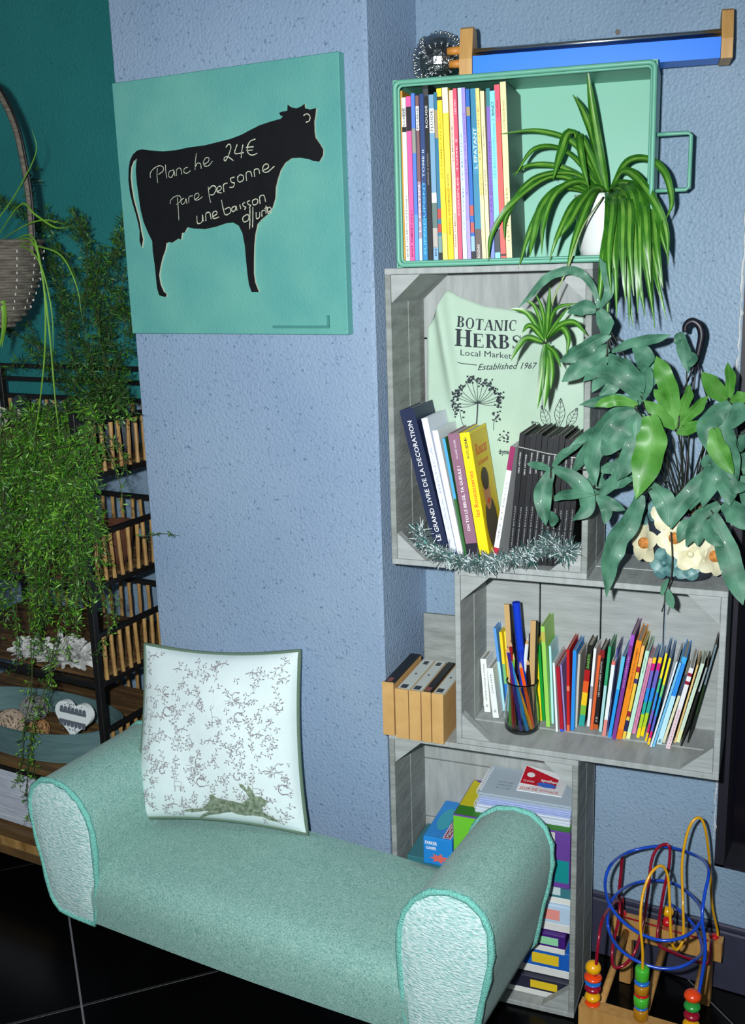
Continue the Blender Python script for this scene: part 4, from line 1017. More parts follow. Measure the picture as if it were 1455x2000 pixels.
for (dx, dy, tp, kind, col, lab) in pens:
    b0 = jc+Vector((dx*.0011, dy*.0011, .0062))
    if (b0.xy-jc.xy).length > JR-.010: 
        v2 = (b0.xy-jc.xy).normalized()*(JR-.010); b0.x, b0.y = jc.x+v2.x, jc.y+v2.y
    t1 = at(tp[0], tp[1], jc.y-.004+dy*.0005)
    # keep inside the neck
    d = t1-b0; f = (.09-.0062)/d.z; q = b0+d*f; off = Vector((q.x-jc.x, q.y-jc.y))
    lim = JR*.82-.008
    if off.length > lim:
        k_ = off.normalized()*lim; q2 = Vector((jc.x+k_.x, jc.y+k_.y, q.z)); b0 = t1+(q2-t1)*((t1.z-b0.z)/(t1.z-q2.z))
        bo = Vector((b0.x-jc.x, b0.y-jc.y))
        if bo.length > JR-.009: bo = bo.normalized()*(JR-.009); b0.x, b0.y = jc.x+bo.x, jc.y+bo.y
    d = (t1-b0); L_ = d.length; d.normalize()
    t = thing('pencil' if kind == 'pencil' else ('marker' if kind == 'marker' else 'wooden_stick'), b0, lab, 'pencil' if kind == 'pencil' else ('marker' if kind == 'marker' else 'stick'), 'pencils in the jar')
    if kind == 'pencil':
        MB().tube([b0, b0+d*(L_-.012)], .0037, 6).build('shaft', cmat(col, .35), t)
        MB().tube([b0+d*(L_-.012), b0+d*(L_-.003)], [.0037,.0012], 6).build('point', cmat((206,166,120)), t); MB().tube([b0+d*(L_-.003), b0+d*L_], [.0012,.0003], 6).build('lead', cmat(col), t)
    elif kind == 'marker':
        MB().tube([b0, b0+d*(L_*.62)], .0070, 12).build('shaft', cmat((16,50,170), .3), t, smooth=True); MB().tube([b0+d*(L_*.62), b0+d*L_], .0078, 12).build('cap', cmat((22,60,196), .3), t, auto=40)
    else:
        sd_ = Vector((1,0,0)); sd_ = (sd_-d*sd_.dot(d)).normalized(); nn = d.cross(sd_)
        MB().prism([b0+sd_*a+nn*b for a, b in ((-.0055,-.002),(.0055,-.002),(.0055,.002),(-.0055,.002))], d*L_).build('blade', cmat(col), t)
        MB().prism([b0+sd_*a+nn*b for a, b in ((.0056,-.0045),(.0085,-.0045),(.0085,.003),(.0056,.003))], d*L_).build('edge', cmat((24,22,22)), t)
# ================================================================== board games in the lower crate
def b1(x, y): return (740+x/3.163, 1420+y/3.163)
xi0, xi1 = C1[0]+.014, C1[1]-.014
stack = [('dark board game box at the bottom of the lower crate',(40,40,60),.055,.0,.0),('blue board game box low in the lower crate',(26,96,190),.075,.012,.0),('pale green and purple game box in the middle of the lower crate',(70,30,120),.055,.004,.01),('white and pink game box below the parlour games',(190,214,236),.075,.015,.0),('teal game box right below the blue parlour game',(60,120,130),.06,.02,.0)]
zt_ = .0155; ztop = at(830,1684,YC+.03).z-.001
sc_ = (ztop-zt_)/sum(s_[2] for s_ in stack)
M_card = lambda c: mat('card_%d_%d_%d' % c, c, .4, spec=.4, var=.06, vscale=20)
for k, (lab, col, h_, yo, xo) in enumerate(stack):
    h_ *= sc_
    t = thing('game_box', ((xi0+xi1)/2, YC+.03, zt_), lab, 'game box', 'board games in the lower crate')
    lid = h_*.7; y0_ = YC+.026+yo; y1_ = YB2-.014
    MB().bbox((xi0+.002+xo, y0_+.001, zt_+.0003), (xi1-.002-xo, y1_-.001, zt_+h_-lid), .0008).build('tray', M_card((226,226,220)), t)
    MB().bbox((xi0+.001+xo, y0_, zt_+h_-lid+.0003), (xi1-.001-xo, y1_, zt_+h_-.0008), .0012).build('lid', M_card(col), t)
    mb = MB(); xx = xi1-.06
    acc = [(236,200,40),(236,200,40),(150,220,170),(236,150,140),(200,220,220)][k]
    mb.box((xx-.02, y0_-.0006, zt_+h_-lid*.8), (xx+.035, y0_-.0001, zt_+h_-lid*.25)); mb.build('lid_print', cmat(acc), t)
    zt_ += h_
# blue parlour game with mouse picture
p0, p1 = at(828,1684,YC+.03), at(884,1684,YC+.03); zA = zt_+.0006; zB = at(828,1632,YC+.03).z
t = thing('game_box', (p0.x, YC+.03, zA), 'small blue box lettered PARKER at the left of the game pile', 'game box', 'board games in the lower crate')
y0_, y1_ = YC+.028, YB2-.014
MB().bbox((p0.x, y0_, zA), (p1.x, y1_, zB), .001).build('lid', M_card((40,140,220)), t)
mb = MB(); zz = zB+.0004; w_ = p1.x-p0.x
mb.add([(p1.x-.022, y0_+.004, zz), (p1.x-.004, y0_+.004, zz), (p1.x-.004, y1_-.004, zz), (p1.x-.022, y1_-.004, zz)], [(0,1,2,3)], 0)
mb.add([(p1.x-.019, y0_+.007, zz+.0002), (p1.x-.007, y0_+.007, zz+.0002), (p1.x-.007, y0_+.07, zz+.0002), (p1.x-.019, y0_+.07, zz+.0002)], [(0,1,2,3)], 1)
E_ = [(p0.x+.026+math.cos(a/16*6.283)*.016, (y0_+y1_)/2+math.sin(a/16*6.283)*.045, zz) for a in range(16)]; mb.add(E_, [tuple(range(16))], 2)
put_text(mb, 'MASTER', lambda u, v: Vector((p1.x-.009-v*.008, y0_+.010+.056*u, zz+.0004)), 3, .02)
mb.build('lid_print', [cmat((226,190,210)), cmat((130,20,60)), cmat((60,170,190)), cmat((236,236,240))], t)
mb = MB(); zf0, zf1 = zA, zB
put_text(mb, 'PARKER', lambda u, v: Vector((p0.x+.004+.026*u, y0_-.0006, zf1-.016+.007*v)), 0, .03)
put_text(mb, 'GAMES', lambda u, v: Vector((p0.x+.006+.022*u, y0_-.0006, zf1-.027+.006*v)), 0, .03)
rr_ = random.Random(4)
star = [(p0.x+w_*.55+math.cos(a/14*6.283)*(.022 if a % 2 else .012), y0_-.0004, zf0+.016+math.sin(a/14*6.283)*(.012 if a % 2 else .006)) for a in range(14)]
mb.build('front_lettering', cmat((240,240,240)), t); MB().add(star, [tuple(range(14))]).build('front_print', cmat((226,110,100)), t)
# big green, yellow and purple box
q0 = at(886,1640,YC+.034); zC = at(888,1588,YC+.034).z; xq1 = xi1-.004
t = thing('game_box', (q0.x, YC+.03, zA), 'green, yellow and purple game box under the notebooks', 'game box', 'board games in the lower crate')
xa = p1.x+.002
MB().bbox((xa, y0_+.002, zA), (xq1, y1_, zC), .001).build('lid', M_card((104,66,150)), t)
mb = MB(); zz = zC+.0004; D_2 = y1_-y0_
mb.add([(xa+.002, y0_+.004, zz), (xq1-.002, y0_+.004, zz), (xq1-.002, y0_+.04, zz), (xa+.002, y0_+.04, zz)], [(0,1,2,3)], 0)
mb.add([(xa+.002, y0_+.0405, zz), (xa+.06, y0_+.0405, zz), (xa+.045, y1_-.03, zz), (xa+.002, y1_-.002, zz)], [(0,1,2,3)], 1)
mb.add([(xa+.0605, y0_+.0405, zz), (xq1-.002, y0_+.0405, zz), (xq1-.002, y1_-.002, zz), (xa+.003, y1_-.002, zz), (xa+.0455, y1_-.03, zz)], [(0,1,2,3,4)], 2)
mb.build('lid_print', [cmat((52,130,30)), cmat((214,200,20)), cmat((104,60,150))], t)
mb = MB(); yf_ = y0_+.0014; H3 = zC-zA
def fq_(x0, x1, z0, z1, mi, o_=0): mb.add([(x0, yf_-o_, zA+z0*H3), (x1, yf_-o_, zA+z0*H3), (x1, yf_-o_, zA+z1*H3), (x0, yf_-o_, zA+z1*H3)], [(0,1,2,3)], mi)
fq_(xa+.001, xa+.085, .02, .98, 0); fq_(xa+.03, xa+.055, .25, .62, 1, .0003)
PM = [cmat((110,196,50)), cmat((170,130,206)), cmat((196,196,192)), cmat((20,140,140)), cmat((40,40,44))]
mb.build('front_print', PM, t); mb = MB()
fq_(xq1-.030, xq1-.002, .1, .5, 3); mb.build('corner_print', PM, t); mb = MB()
fq_(xq1-.075, xq1-.030, .45, .98, 2)
for k in range(9): fq_(xq1-.050+k*.0018, xq1-.050+k*.0018+.0009, .60, .80, 4, .0003)
fq_(xq1-.070, xq1-.056, .55, .72, 4, .0003)
mb.build('barcode_label', PM, t)
# notebooks on top
zN = zC+.001; nb = [('white spiral notebook lying lowest on the green game box',(206,214,226),.016,0),('lavender paper pad lying between two notebooks',(176,190,232),.012,.004),('grey blue spiral notebook with printed cover on top of the pads',(170,184,196),.010,.002)]
for k, (lab, col, h_, xo) in enumerate(nb):
    t = thing('notebook', (xa+.1, YC+.05, zN), lab, 'notebook', 'notebooks on the game pile')
    x0_ = xa+.040+xo; x1_ = xq1-.004; y0n = YC+.050+k*.006; y1n = YB2-.013
    for q in range(6):
        MB().box((x0_+rr_.uniform(0,.003), y0n+rr_.uniform(0,.004), zN+h_*q/6+.0001), (x1_-rr_.uniform(0,.003), y1n, zN+h_*(q+1)/6-.0004)).build('sheet_block', cmat(tuple(max(0, min(255, c+(10 if q % 2 else -16))) for c in col), .7), t)
    if k == 2 or k == 0:
        mb = MB()
        for j in range(14):
            yy = y0n+.012+j*(y1n-y0n-.024)/13; cxr = x0_+.001
            mb.tube([Vector((cxr+math.cos(a)*.006, yy, zN+h_/2+math.sin(a)*(h_/2+.0022))) for a in [i*6.283/10 for i in range(10)]], .0007, 5, closed=True)
        o = mb.build('spiral', mat('white_wire', (220,224,228), .4), t); tag(o, kind='stuff')
    if k == 2:
        mb = MB(); zz = zN+h_+.0003
        for q in range(3):
            put_text(mb, ['lijn en ruit', 'teken', 'schrijf'][q], lambda u, v: Vector((x0_+.03+.03*u, y0n+.03+q*.012+v*.006, zz)), 0)
        mb.build('cover_print', cmat((90,110,120)), t)
    zN += h_
# red SPELLEN booklet leaning on the crate back
pa = at(1012,1492,YC+.10); t = thing('booklet', (pa.x, YC+.10, zN), 'red and white booklet reading spellen leaning in the lower crate', 'booklet')
xs0, xs1 = at(1012,1530,YC+.11).x, min(at(1100,1540,YC+.11).x, xi1-.004); y_0 = YC+.095; y_1 = YB2-.016; za, zb = zN+.001, min(at(1012,1492,y_1).z, C1[3]-.016)
P4 = [Vector((xs0,y_0,za)),Vector((xs1,y_0,za)),Vector((xs1,y_1,zb-.012)),Vector((xs0,y_1,zb))]
def bl(u, v): return P4[0]*(1-u)*(1-v)+P4[1]*u*(1-v)+P4[2]*u*v+P4[3]*(1-u)*v
nn = (P4[1]-P4[0]).cross(P4[3]-P4[0]).normalized(); nn = nn if nn.z > 0 else -nn
MB().prism(P4, -nn*.003).build('cover', cmat((236,236,238)), t)
mb = MB(); mb.add([bl(u, v)+nn*.0004 for u, v in ((.02,.28),(.80,.28),(.80,.72),(.02,.98))], [(0,1,2,3)], 0)
E_ = [bl(.60+.22*math.cos(a/14*6.283), .36+.10*math.sin(a/14*6.283))+nn*.0006 for a in range(14)]; mb.add(E_, [tuple(range(14))], 1)
put_text(mb, 'spellen', lambda u, v: bl(.44+.36*u, .50+.11*v)+nn*.0008, 2, .03); put_text(mb, 'CLOWN', lambda u, v: bl(.07+.24*u, .36+.07*v)+nn*.0008, 2)
put_text(mb, 'JEUX DE VOYAGE', lambda u, v: bl(.05+.85*u, .06+.10*v)+nn*.0006, 0)
E_ = [bl(.19+.09*math.cos(a/12*6.283), .66+.10*math.sin(a/12*6.283))+nn*.0008 for a in range(12)]; mb.add(E_, [tuple(range(12))], 2)
mb.build('cover_print', [cmat((196,24,44)), cmat((60,110,210)), cmat((240,240,240))], t)
set_frame(BOXF)
# ================================================================== spider plant in the metal box
M_sp = mat('spider_leaf', (30,82,18), .36, spec=.5, col2=(58,116,30), vscale=40); M_sp2 = mat('spider_leaf_stripe', (70,126,36), .4, col2=(112,158,62), vscale=30)
def leafpath(P, dys, n=7):
    """P pixels, dys depth offsets from the shelf front"""
    return spline([at(x, y, YC+d) for (x, y), d in zip(P, dys)], n)
def leaf_w(N, wd, tip=.0): return [wd*(0.45+0.55*min(1, i/(N*.18)))*(1-max(0, (i/(N-1)-.55)/.45)**1.6*.96) for i in range(N)]
sp = thing('spider_plant', at(1165,470,YC+.10), 'spider plant with long green leaves in a white pot, spilling out of the metal box', 'plant')
pc = at(1172,440,YC+.105); pc.z = bx[2]+.003
MB().lathe([(.030,.0005),(.036,.02),(.043,.075),(.045,.105),(.046,.112),(.043,.112),(.041,.1),(.04,.09)], pc, 24).build('pot', mat('white_ceramic', (224,228,226), .35), sp, smooth=True)
MB().lathe([(.040,.092),(.02,.1),(.0005,.102)], pc, 20).build('soil', mat('potting_soil', (70,50,36), .95, var=.4, vscale=200, bump=1, bscale=300), sp, smooth=True)
tip = at(1190,372,YC+.085)
SL = [
 ([(1186,378),(1172,300),(1156,210),(1147,134)], (.09,.07,.05,.04), .015), ([(1184,378),(1160,280),(1140,220),(1118,184)], (.09,.07,.05,.03), .013),
 ([(1182,375),(1125,285),(1055,256),(975,262)], (.09,.05,.02,.0), .010), ([(1180,378),(1110,300),(1045,290),(1005,345)], (.09,.05,.01,-.01), .010),
 ([(1180,378),(1105,330),(1040,322),(1000,342)], (.09,.06,.04,.02), .010), ([(1178,380),(1085,345),(1005,395),(962,455),(953,510)], (.09,.04,-.01,-.02,-.03), .012),
 ([(1176,384),(1090,372),(1040,440),(1012,526)], (.09,.04,.0,-.02), .013), ([(1180,376),(1120,262),(1095,300),(1080,352)], (.09,.05,.02,.0), .016),
 ([(1182,376),(1135,268),(1138,320),(1150,368)], (.09,.04,.0,-.01), .012), ([(1178,384),(1110,362),(1060,400),(1040,470),(1035,500)], (.09,.05,.01,-.01,-.02), .014),
 ([(1190,374),(1225,318),(1268,312),(1298,340),(1312,395),(1300,430)], (.09,.05,.02,.0,-.01,-.02), .013), ([(1190,376),(1220,335),(1262,370),(1298,440),(1305,520)], (.09,.05,.0,-.02,-.03), .015),
 ([(1178,382),(1130,355),(1085,380),(1062,440),(1058,498)], (.09,.04,.0,-.02,-.03), .013), ([(1175,380),(1120,340),(1040,352),(990,420),(985,470)], (.09,.05,.02,-.01,-.02), .011)]
ends = [((1150,395),(1102,545),-.03),((1140,390),(1088,482),-.02),((1196,420),(1168,604),-.06),((1190,400),(1190,615),-.06),((1200,400),(1210,632),-.06),((1210,395),(1226,645),-.05),((1222,390),(1247,604),-.05),((1236,385),(1262,622),-.04),((1250,385),(1276,640),-.04),((1262,390),(1284,652),-.03),((1272,400),(1296,562),-.03),((1280,400),(1304,505),-.02),((1268,385),(1292,605),-.02),((1120,400),(1075,515),-.03),((1205,410),(1206,560),-.07),((1228,400),(1236,566),-.06),((1255,395),(1266,542),-.05),((1196,405),(1195,580),-.075),((1216,402),(1222,600),-.07),((1244,392),(1255,580),-.045),((1200,398),(1186,648),-.05),((1240,380),(1300,640),-.02),((1215,390),(1238,652),-.03)]
for (mid_, end, d) in ends:
    m0 = ((1188+mid_[0])/2, mid_[1]-22); m1 = ((mid_[0]*.45+end[0]*.55), (mid_[1]*.5+end[1]*.5))
    m1 = (m1[0]+rnd.uniform(-9,9), m1[1]); end = (end[0]+rnd.uniform(-6,6), end[1]+rnd.uniform(-14,14)); d += rnd.uniform(-.012,.012)
    SL.append(([(1187,380), m0, mid_, m1, end], (.09,.05,d+.04,d,d-.005), rnd.uniform(.012,.019)))
for (P, dys, wd) in SL:
    pts = leafpath(P, dys, 6); N_ = len(pts)
    sides = []
    for i in range(N_):
        t_ = (pts[min(i+1,N_-1)]-pts[max(i-1,0)]).normalized(); view = (FCAM-pts[i]).normalized()
        s0 = t_.cross(Vector((0,-1,.5))); s0 = s0 if s0.length > .1 else t_.cross(Vector((1,0,0))); sides.append(s0.normalized()+Vector((0,.25*math.sin(i*.3+P[-1][0]),0)))
    mb = MB().ribbon(pts, leaf_w(N_, wd), sides, 0, -.45*rnd.uniform(.3,1.3), 1, .25, P[-1][0], .5); mb.build('leaf', [M_sp, M_sp2], sp, smooth=True)
# young plant on a runner
set_frame(SHELF)
bp_ = thing('spider_plantlet', at(1065,665,YC-.03), 'small spider plantlet hanging on a runner in front of the tea towel', 'plant')
run = spline([at(x, y, YC+d) for x, y, d in ((1178,385,.06),(1140,440,-.01),(1110,520,-.035),(1085,575,-.035),(1068,625,-.03),(1066,668,-.03))], 6)
MB().tube(run, .0014, 6).build('runner', mat('pale_stem', (150,170,110), .6), bp_, smooth=True)
BL = [([(1065,665),(1071,610),(1074,560)],.010),([(1065,665),(1060,610),(1046,572)],.007),([(1066,662),(1092,636),(1122,630),(1148,656)],.010),([(1066,662),(1096,640),(1110,662),(1106,694)],.010),([(1062,664),(1042,640),(1030,638),(1020,650)],.010),([(1060,668),(1030,660),(1012,678),(997,706)],.011),([(1062,662),(1030,612),(995,603)],.009),([(1064,672),(1058,740),(1049,800)],.013),([(1067,674),(1068,740),(1062,802)],.014),([(1068,674),(1084,690),(1096,718)],.008),([(1067,660),(1085,605),(1128,592)],.007),([(1063,660),(1045,600),(1020,585)],.006),([(1070,670),(1078,720),(1076,760)],.009),([(1066,662),(1080,640),(1118,590)],.006)]
for (P, wd) in BL:
    dz = [-.03]+[-.036-.008*k for k in range(1, len(P))]
    pts = leafpath(P, dz, 6); N_ = len(pts)
    MB().ribbon(pts, leaf_w(N_, wd), [((pts[min(i+1,N_-1)]-pts[max(i-1,0)]).cross(Vector((0,-1,.4)))) for i in range(N_)], 0, -.3, 1).build('leaf', [M_sp, M_sp2], bp_, smooth=True)
# ================================================================== blue-green lobed fern in the flower planter
M_fn = mat('fern_blue_green', (42,86,66), .52, spec=.35, col2=(84,134,108), vscale=30, coat=.05); M_fn2 = mat('fern_fresh_green', (50,112,26), .44, spec=.4, col2=(90,146,66), vscale=26, coat=.08)
M_rib = mat('fern_rib', (84,126,104), .5); M_rib2 = mat('fern_rib_fresh', (104,150,76), .5)
M_stem = mat('fern_stem', (40,44,34), .6)
pcn = at(1335,1085,YC+.085); pcn.z = C3[3]+.0005
fern = thing('fern', pcn, 'blue green fern with broad lobed fronds growing over the flower planter', 'plant')
def f8(x, y): return (960+x/2.857, 500+y/2.857)
soil = pcn+Vector((0, 0, .122))
FR_ = [ # (dark/fresh, base px, [(path, width px)], depth near, depth far)
 (0,(600,300),[([(600,290),(560,165),(490,92),(400,84),(300,130),(220,215),(150,290)],46),([(600,290),(655,200),(640,100),(605,10)],52),([(585,300),(510,285),(425,318)],78),([(600,300),(630,370),(655,440)],80)],-.045,-.06),
 (0,(650,440),[([(660,430),(560,485),(460,545),(378,592)],84),([(650,510),(560,560),(470,640),(392,702)],92),([(645,560),(585,630),(510,702)],62),([(670,530),(780,485),(890,465),(1002,440)],56),([(800,500),(845,560),(852,645)],96)],-.035,-.06),
 (0,(740,620),[([(840,820),(760,715),(640,652),(520,640)],82),([(820,815),(700,795),(590,810),(488,832)],56),([(845,800),(870,690),(840,600)],62),([(640,560),(720,600),(800,680),(850,760)],90)],-.03,-.065),
 (1,(800,840),[([(815,835),(720,805),(640,815),(575,838)],58)],-.06,-.08),
 (0,(800,850),[([(800,850),(680,895),(600,1000),(560,1150),(582,1285)],104),([(820,870),(740,950),(670,1040),(618,1112)],116),([(830,880),(800,1040),(760,1150),(700,1250)],104),([(570,960),(520,1010),(400,1110)],44)],-.04,-.075),
 (1,(880,880),[([(880,890),(900,1000),(865,1170),(808,1352)],150)],-.07,-.09),
 (1,(1040,960),[([(1040,960),(1000,780),(955,650),(918,560)],92),([(1050,890),(1085,800),(1108,715)],58),([(1050,935),(1120,870),(1212,778)],62),([(1030,980),(1100,962),(1192,928)],62),([(1030,960),(950,890),(850,808)],78),([(1020,900),(960,800),(905,745)],60)],-.01,-.04),
 (1,(1320,800),[([(1310,805),(1250,740),(1175,648)],92),([(1325,790),(1330,700),(1318,592)],54),([(1330,800),(1380,790),(1440,800)],62)],.01,-.02),
 (0,(1330,820),[([(1330,820),(1250,880),(1195,960),(1200,1085)],104),([(1330,840),(1300,1000),(1325,1130),(1372,1270)],118),([(1340,830),(1390,870),(1340,965)],72)],-.02,-.05),
 (0,(1280,1150),[([(1280,1150),(1220,1230),(1178,1402)],104),([(1280,1150),(1315,1250),(1330,1392)],112),([(1270,1150),(1160,1270),(1050,1400),(998,1525)],88)],-.02,-.055),
 (0,(900,1290),[([(890,1280),(965,1370),(985,1510)],108)],-.03,-.05),
 (0,(1270,1380),[([(1270,1380),(1160,1470),(1085,1622)],90),([(1240,1420),(1165,1530),(1150,1622)],70),([(1290,1380),(1370,1430),(1430,1530)],120),([(1280,1330),(1340,1290),(1430,1300)],70)],-.035,-.06),
 (0,(1240,1440),[([(1235,1440),(1300,1610),(1360,1800),(1402,1950)],112),([(1200,1470),(1225,1560),(1290,1625)],62)],-.05,-.08),
 (0,(820,1340),[([(830,1330),(790,1450),(700,1585),(655,1720),(640,1905)],116)],-.06,-.085),
 (0,(560,1320),[([(560,1310),(650,1375),(745,1420)],62),([(600,1330),(680,1265),(790,1250)],72),([(590,1340),(640,1410),(630,1500)],60),([(610,1190),(690,1190),(700,1300)],72)],-.035,-.05),
 (0,(330,1190),[([(330,1195),(265,1170),(198,1158)],42),([(330,1200),(288,1330),(302,1505)],92),([(345,1180),(470,1255),(535,1390),(450,1478)],90),([(345,1360),(420,1330),(580,1330)],52),([(320,1430),(345,1470),(340,1510)],50),([(340,1180),(400,1105),(510,1045)],42)],-.05,-.075),
 (0,(560,1060),[([(450,1205),(520,1090),(568,965)],64)],-.04,-.06),
 (0,(1090,640),[([(1050,425),(1075,520),(1100,655)],66),([(1080,560),(1115,570),(1110,620)],60),([(1060,500),(1040,470),(1035,430)],40)],.02,.0),
 (0,(760,700),[([(700,560),(640,640),(560,760)],84),([(720,600),(680,720),(600,780)],70),([(860,560),(900,640),(890,740)],70)],-.01,-.03),
 (0,(720,1000),[([(760,900),(700,1010),(640,1060)],80),([(700,1130),(760,1200),(740,1290)],90),([(620,1180),(580,1240),(640,1290)],80),([(820,1180),(840,1270),(900,1300)],70)],.01,-.01),
 (0,(1150,1300),[([(1200,1270),(1130,1330),(1110,1420)],80),([(1180,1180),(1220,1140),(1290,1160)],70),([(1130,1480),(1080,1510),(1040,1600)],70)],-.01,-.03),
 (0,(1380,1000),[([(1414,990),(1380,1060),(1330,1010)],60),([(1400,1100),(1440,1180),(1430,1260)],80)],.02,.0),
 (1,(1250,1000),[([(1240,960),(1270,1080),(1350,1220)],96)],-.05,-.07),
 (0,(1380,1240),[([(1414,1220),(1440,1300),(1420,1420)],100)],.0,-.02)]
def fol(i, N_): 
    s_ = i/(N_-1); return max(.04, (.42+.58*min(1, s_/.40)**.8)*(1 if s_ < .55 else (1-((s_-.55)/.45)**2.2)))
for (kind, base, lobes, d0, d1_) in FR_:
    mb = MB()
    bpt = at(*f8(*base), YC+d0)
    for (P, wp) in lobes:
        n_ = len(P); dys = [d0+(d1_-d0)*(k/(n_-1)) for k in range(n_)]
        pts = spline([at(*f8(*q), YC+d) for q, d in zip(P, dys)], 8); N_ = len(pts)
        ph = P[0][0]*.7+P[-1][1]
        for i in range(N_): pts[i] = pts[i]+Vector((0, .0025*math.sin(ph+i*.35), 0))
        wm = wp/2.857*.00090*1.05
        ws = [wm*fol(i, N_)*(1+.03*math.sin(i*.8+ph)) for i in range(N_)]
        sides = [((pts[min(i+1,N_-1)]-pts[max(i-1,0)]).cross(Vector((.30*math.sin(ph), -1, .35)))) for i in range(N_)]
        mb.ribbon(pts, ws, sides, 0, .06+.22*abs(math.sin(ph)), None, .22, ph, .75)
        mb.tube([p+Vector((0,-.0004,0)) for p in pts], [.0009*(1-.7*i/N_) for i in range(N_)], 4, 2)
        if (pts[0]-bpt).length > .004: mb.tube([bpt, pts[0]], .0014, 5, 1)
    mid = (bpt+soil)/2+Vector((0, -.02, .03 if bpt.z > soil.z else .07))
    mb.tube(spline([soil+Vector((rnd.uniform(-.02,.02), rnd.uniform(-.01,.01), -.01)), mid, bpt], 6), .0013, 5, 1)
    mb.build('frond', [M_fn2 if kind else M_fn, M_stem, M_rib2 if kind else M_rib], fern, smooth=True)
for (a, b) in (((1060,1230),(1040,990)),((1075,1230),(1100,990)),((1085,1220),(1185,1000)),((1070,1240),(1060,1000)),((1090,1230),(1230,900)),((1055,1235),(1010,1020))):
    p, q = soil+Vector((rnd.uniform(-.02,.02), 0, -.012)), at(*f8(*b), YC+.01)
    MB().tube(spline([p, (p+q)/2+Vector((.004, 0, 0)), q], 5), .0013, 5).build('stalk', M_stem, fern, smooth=True)
# trailing thin shoot with small leaves
mb = MB(); tr_ = spline([at(*f8(x, y), YC-.03) for x, y in ((1000,1540),(1008,1680),(1000,1800),(975,1900),(950,1985))], 5)
mb.tube(tr_, .0012, 5, 1)
for k, (P, wp) in enumerate([([(985,1800),(960,1850),(950,1900)],30),([(985,1860),(1005,1920),(1010,1970)],30),([(975,1880),(985,1930),(1020,1975)],22)]):
    pts = spline([at(*f8(*q), YC-.032) for q in P], 5); N_ = len(pts)
    mb.ribbon(pts, [wp/2.857*.0009*fol(i, N_) for i in range(N_)], [(pts[min(i+1,N_-1)]-pts[max(i-1,0)]).cross(Vector((0,-1,.3))) for i in range(N_)], 0, .1)
mb.build('frond', [M_fn, M_stem], fern, smooth=True)
# dry roots on the soil
mb = MB(); rq = random.Random(8)
for k in range(60):
    p = soil+Vector((rq.uniform(-.045,.045), rq.uniform(-.045,.02), rq.uniform(-.012,.006))); 
    mb.tube([p, p+Vector((rq.uniform(-.02,.02), rq.uniform(-.015,.01), rq.uniform(-.004,.016))), p+Vector((rq.uniform(-.03,.03), rq.uniform(-.02,.01), rq.uniform(-.01,.01)))], .0007, 4, 0)
o = mb.build('root_tangle', mat('dry_roots', (120,92,66), .95, var=.4, vscale=100), fern); tag(o, kind='stuff')
# planter wrapped in cream and teal metal flowers
pl = thing('flower_planter', pcn, 'planter covered in cream and teal metal flowers on the wide crate', 'planter')
MB().lathe([(.050,.0005),(.062,.03),(.070,.08),(.074,.118),(.075,.125),(.071,.125),(.068,.10),(.0005,.098)], pcn, 28).build('pot', mat('dark_blue_grey_metal', (52,60,72), .5), pl, smooth=True)
M_pet = mat('cream_enamel', (228,222,192), .5, col2=(216,208,168), vscale=40); M_tealp = mat('teal_enamel', (44,92,96), .45, col2=(120,160,156), vscale=60); M_ctr = mat('orange_center', (190,120,50), .7, var=.4, vscale=200, bump=1, bscale=300)
def flower(c, r, rot, m, nrm, np_=5, center=True):
    nrm = nrm.normalized(); u = nrm.orthogonal().normalized(); u = (Vector((1,0,0))-nrm*nrm.x).normalized(); v = nrm.cross(u)
    f_ = MB().sphere(c+nrm*.004, .0105 if center else .006, 10, 6, 0, (1, .6, 1)).build('flower', M_ctr if center else m, pl, smooth=True)
    for k in range(np_):
        a = rot+k*6.283/np_; d = u*math.cos(a)+v*math.sin(a)
        n_ = 8; pts = [c+d*(r*(.12+.88*i/(n_-1)))+nrm*(.006*math.sin(i/(n_-1)*2.6)-.001*k) for i in range(n_)]
        ws = [r*.95*math.sin(math.pi*(.10+.80*(i/(n_-1))**.8))**.8 for i in range(n_)]; ws[-1] *= .75
        MB().ribbon(pts, ws, nrm.cross(d), 0, .12).build('petal', m, f_, smooth=True)
def onpot(px, py, out=.0):
    p = at(px, py, pcn.y-.074); ang_ = math.asin(max(-.95, min(.95, (p.x-pcn.x)/.10)))
    n_ = Vector((math.sin(ang_), -math.cos(ang_), .15)); rr2 = .080+out
    return Vector((pcn.x+n_.x*rr2, pcn.y+n_.y*rr2, p.z)), n_
for (px, py, r, rot, m, ctr) in ((1246,1064,.036,.3,M_pet,True),(1318,1048,.032,.9,M_pet,True),(1405,1090,.036,.1,M_pet,True),(1352,1080,.03,1.7,M_pet,False),(1290,1100,.028,.6,M_tealp,False),(1348,1106,.026,.2,M_tealp,False),(1300,1005,.03,.4,M_pet,False),(1275,1000,.024,1.2,M_tealp,False),(1385,1040,.032,.8,M_pet,True),(1230,1010,.026,.5,M_tealp,False)):
    c_, n_ = onpot(px, py, .004 if m is M_pet else -.002)
    c_.z = max(c_.z, C3[3]+r*1.02+.002); flower(c_, r, rot, m, n_, center=ctr)
# black hanger
M_hang = mat('black_hanger', (26,24,34), .4)
hk = spline([at(*f8(x, y), YC+.06) for x, y in ((1078,425),(1086,385),(1120,364),(1158,388),(1172,440),(1160,510),(1143,585))], 6)
MB().tube(hk, [.0045+.002*math.sin(3.14*i/len(hk)) for i in range(len(hk))], 8).build('hook', M_hang, pl, smooth=True)
e = hk[-1]
for dx in (-.070, .070, .0):
    q = pcn+Vector((dx, .02 if dx else -.070, .122)); MB().tube(spline([e, e.lerp(q, .5)+Vector((dx*.12, 0, 0)), q], 5), .0017, 6).build('hanger_strand', M_hang, pl, smooth=True)
set_frame(Matrix.Identity(4))
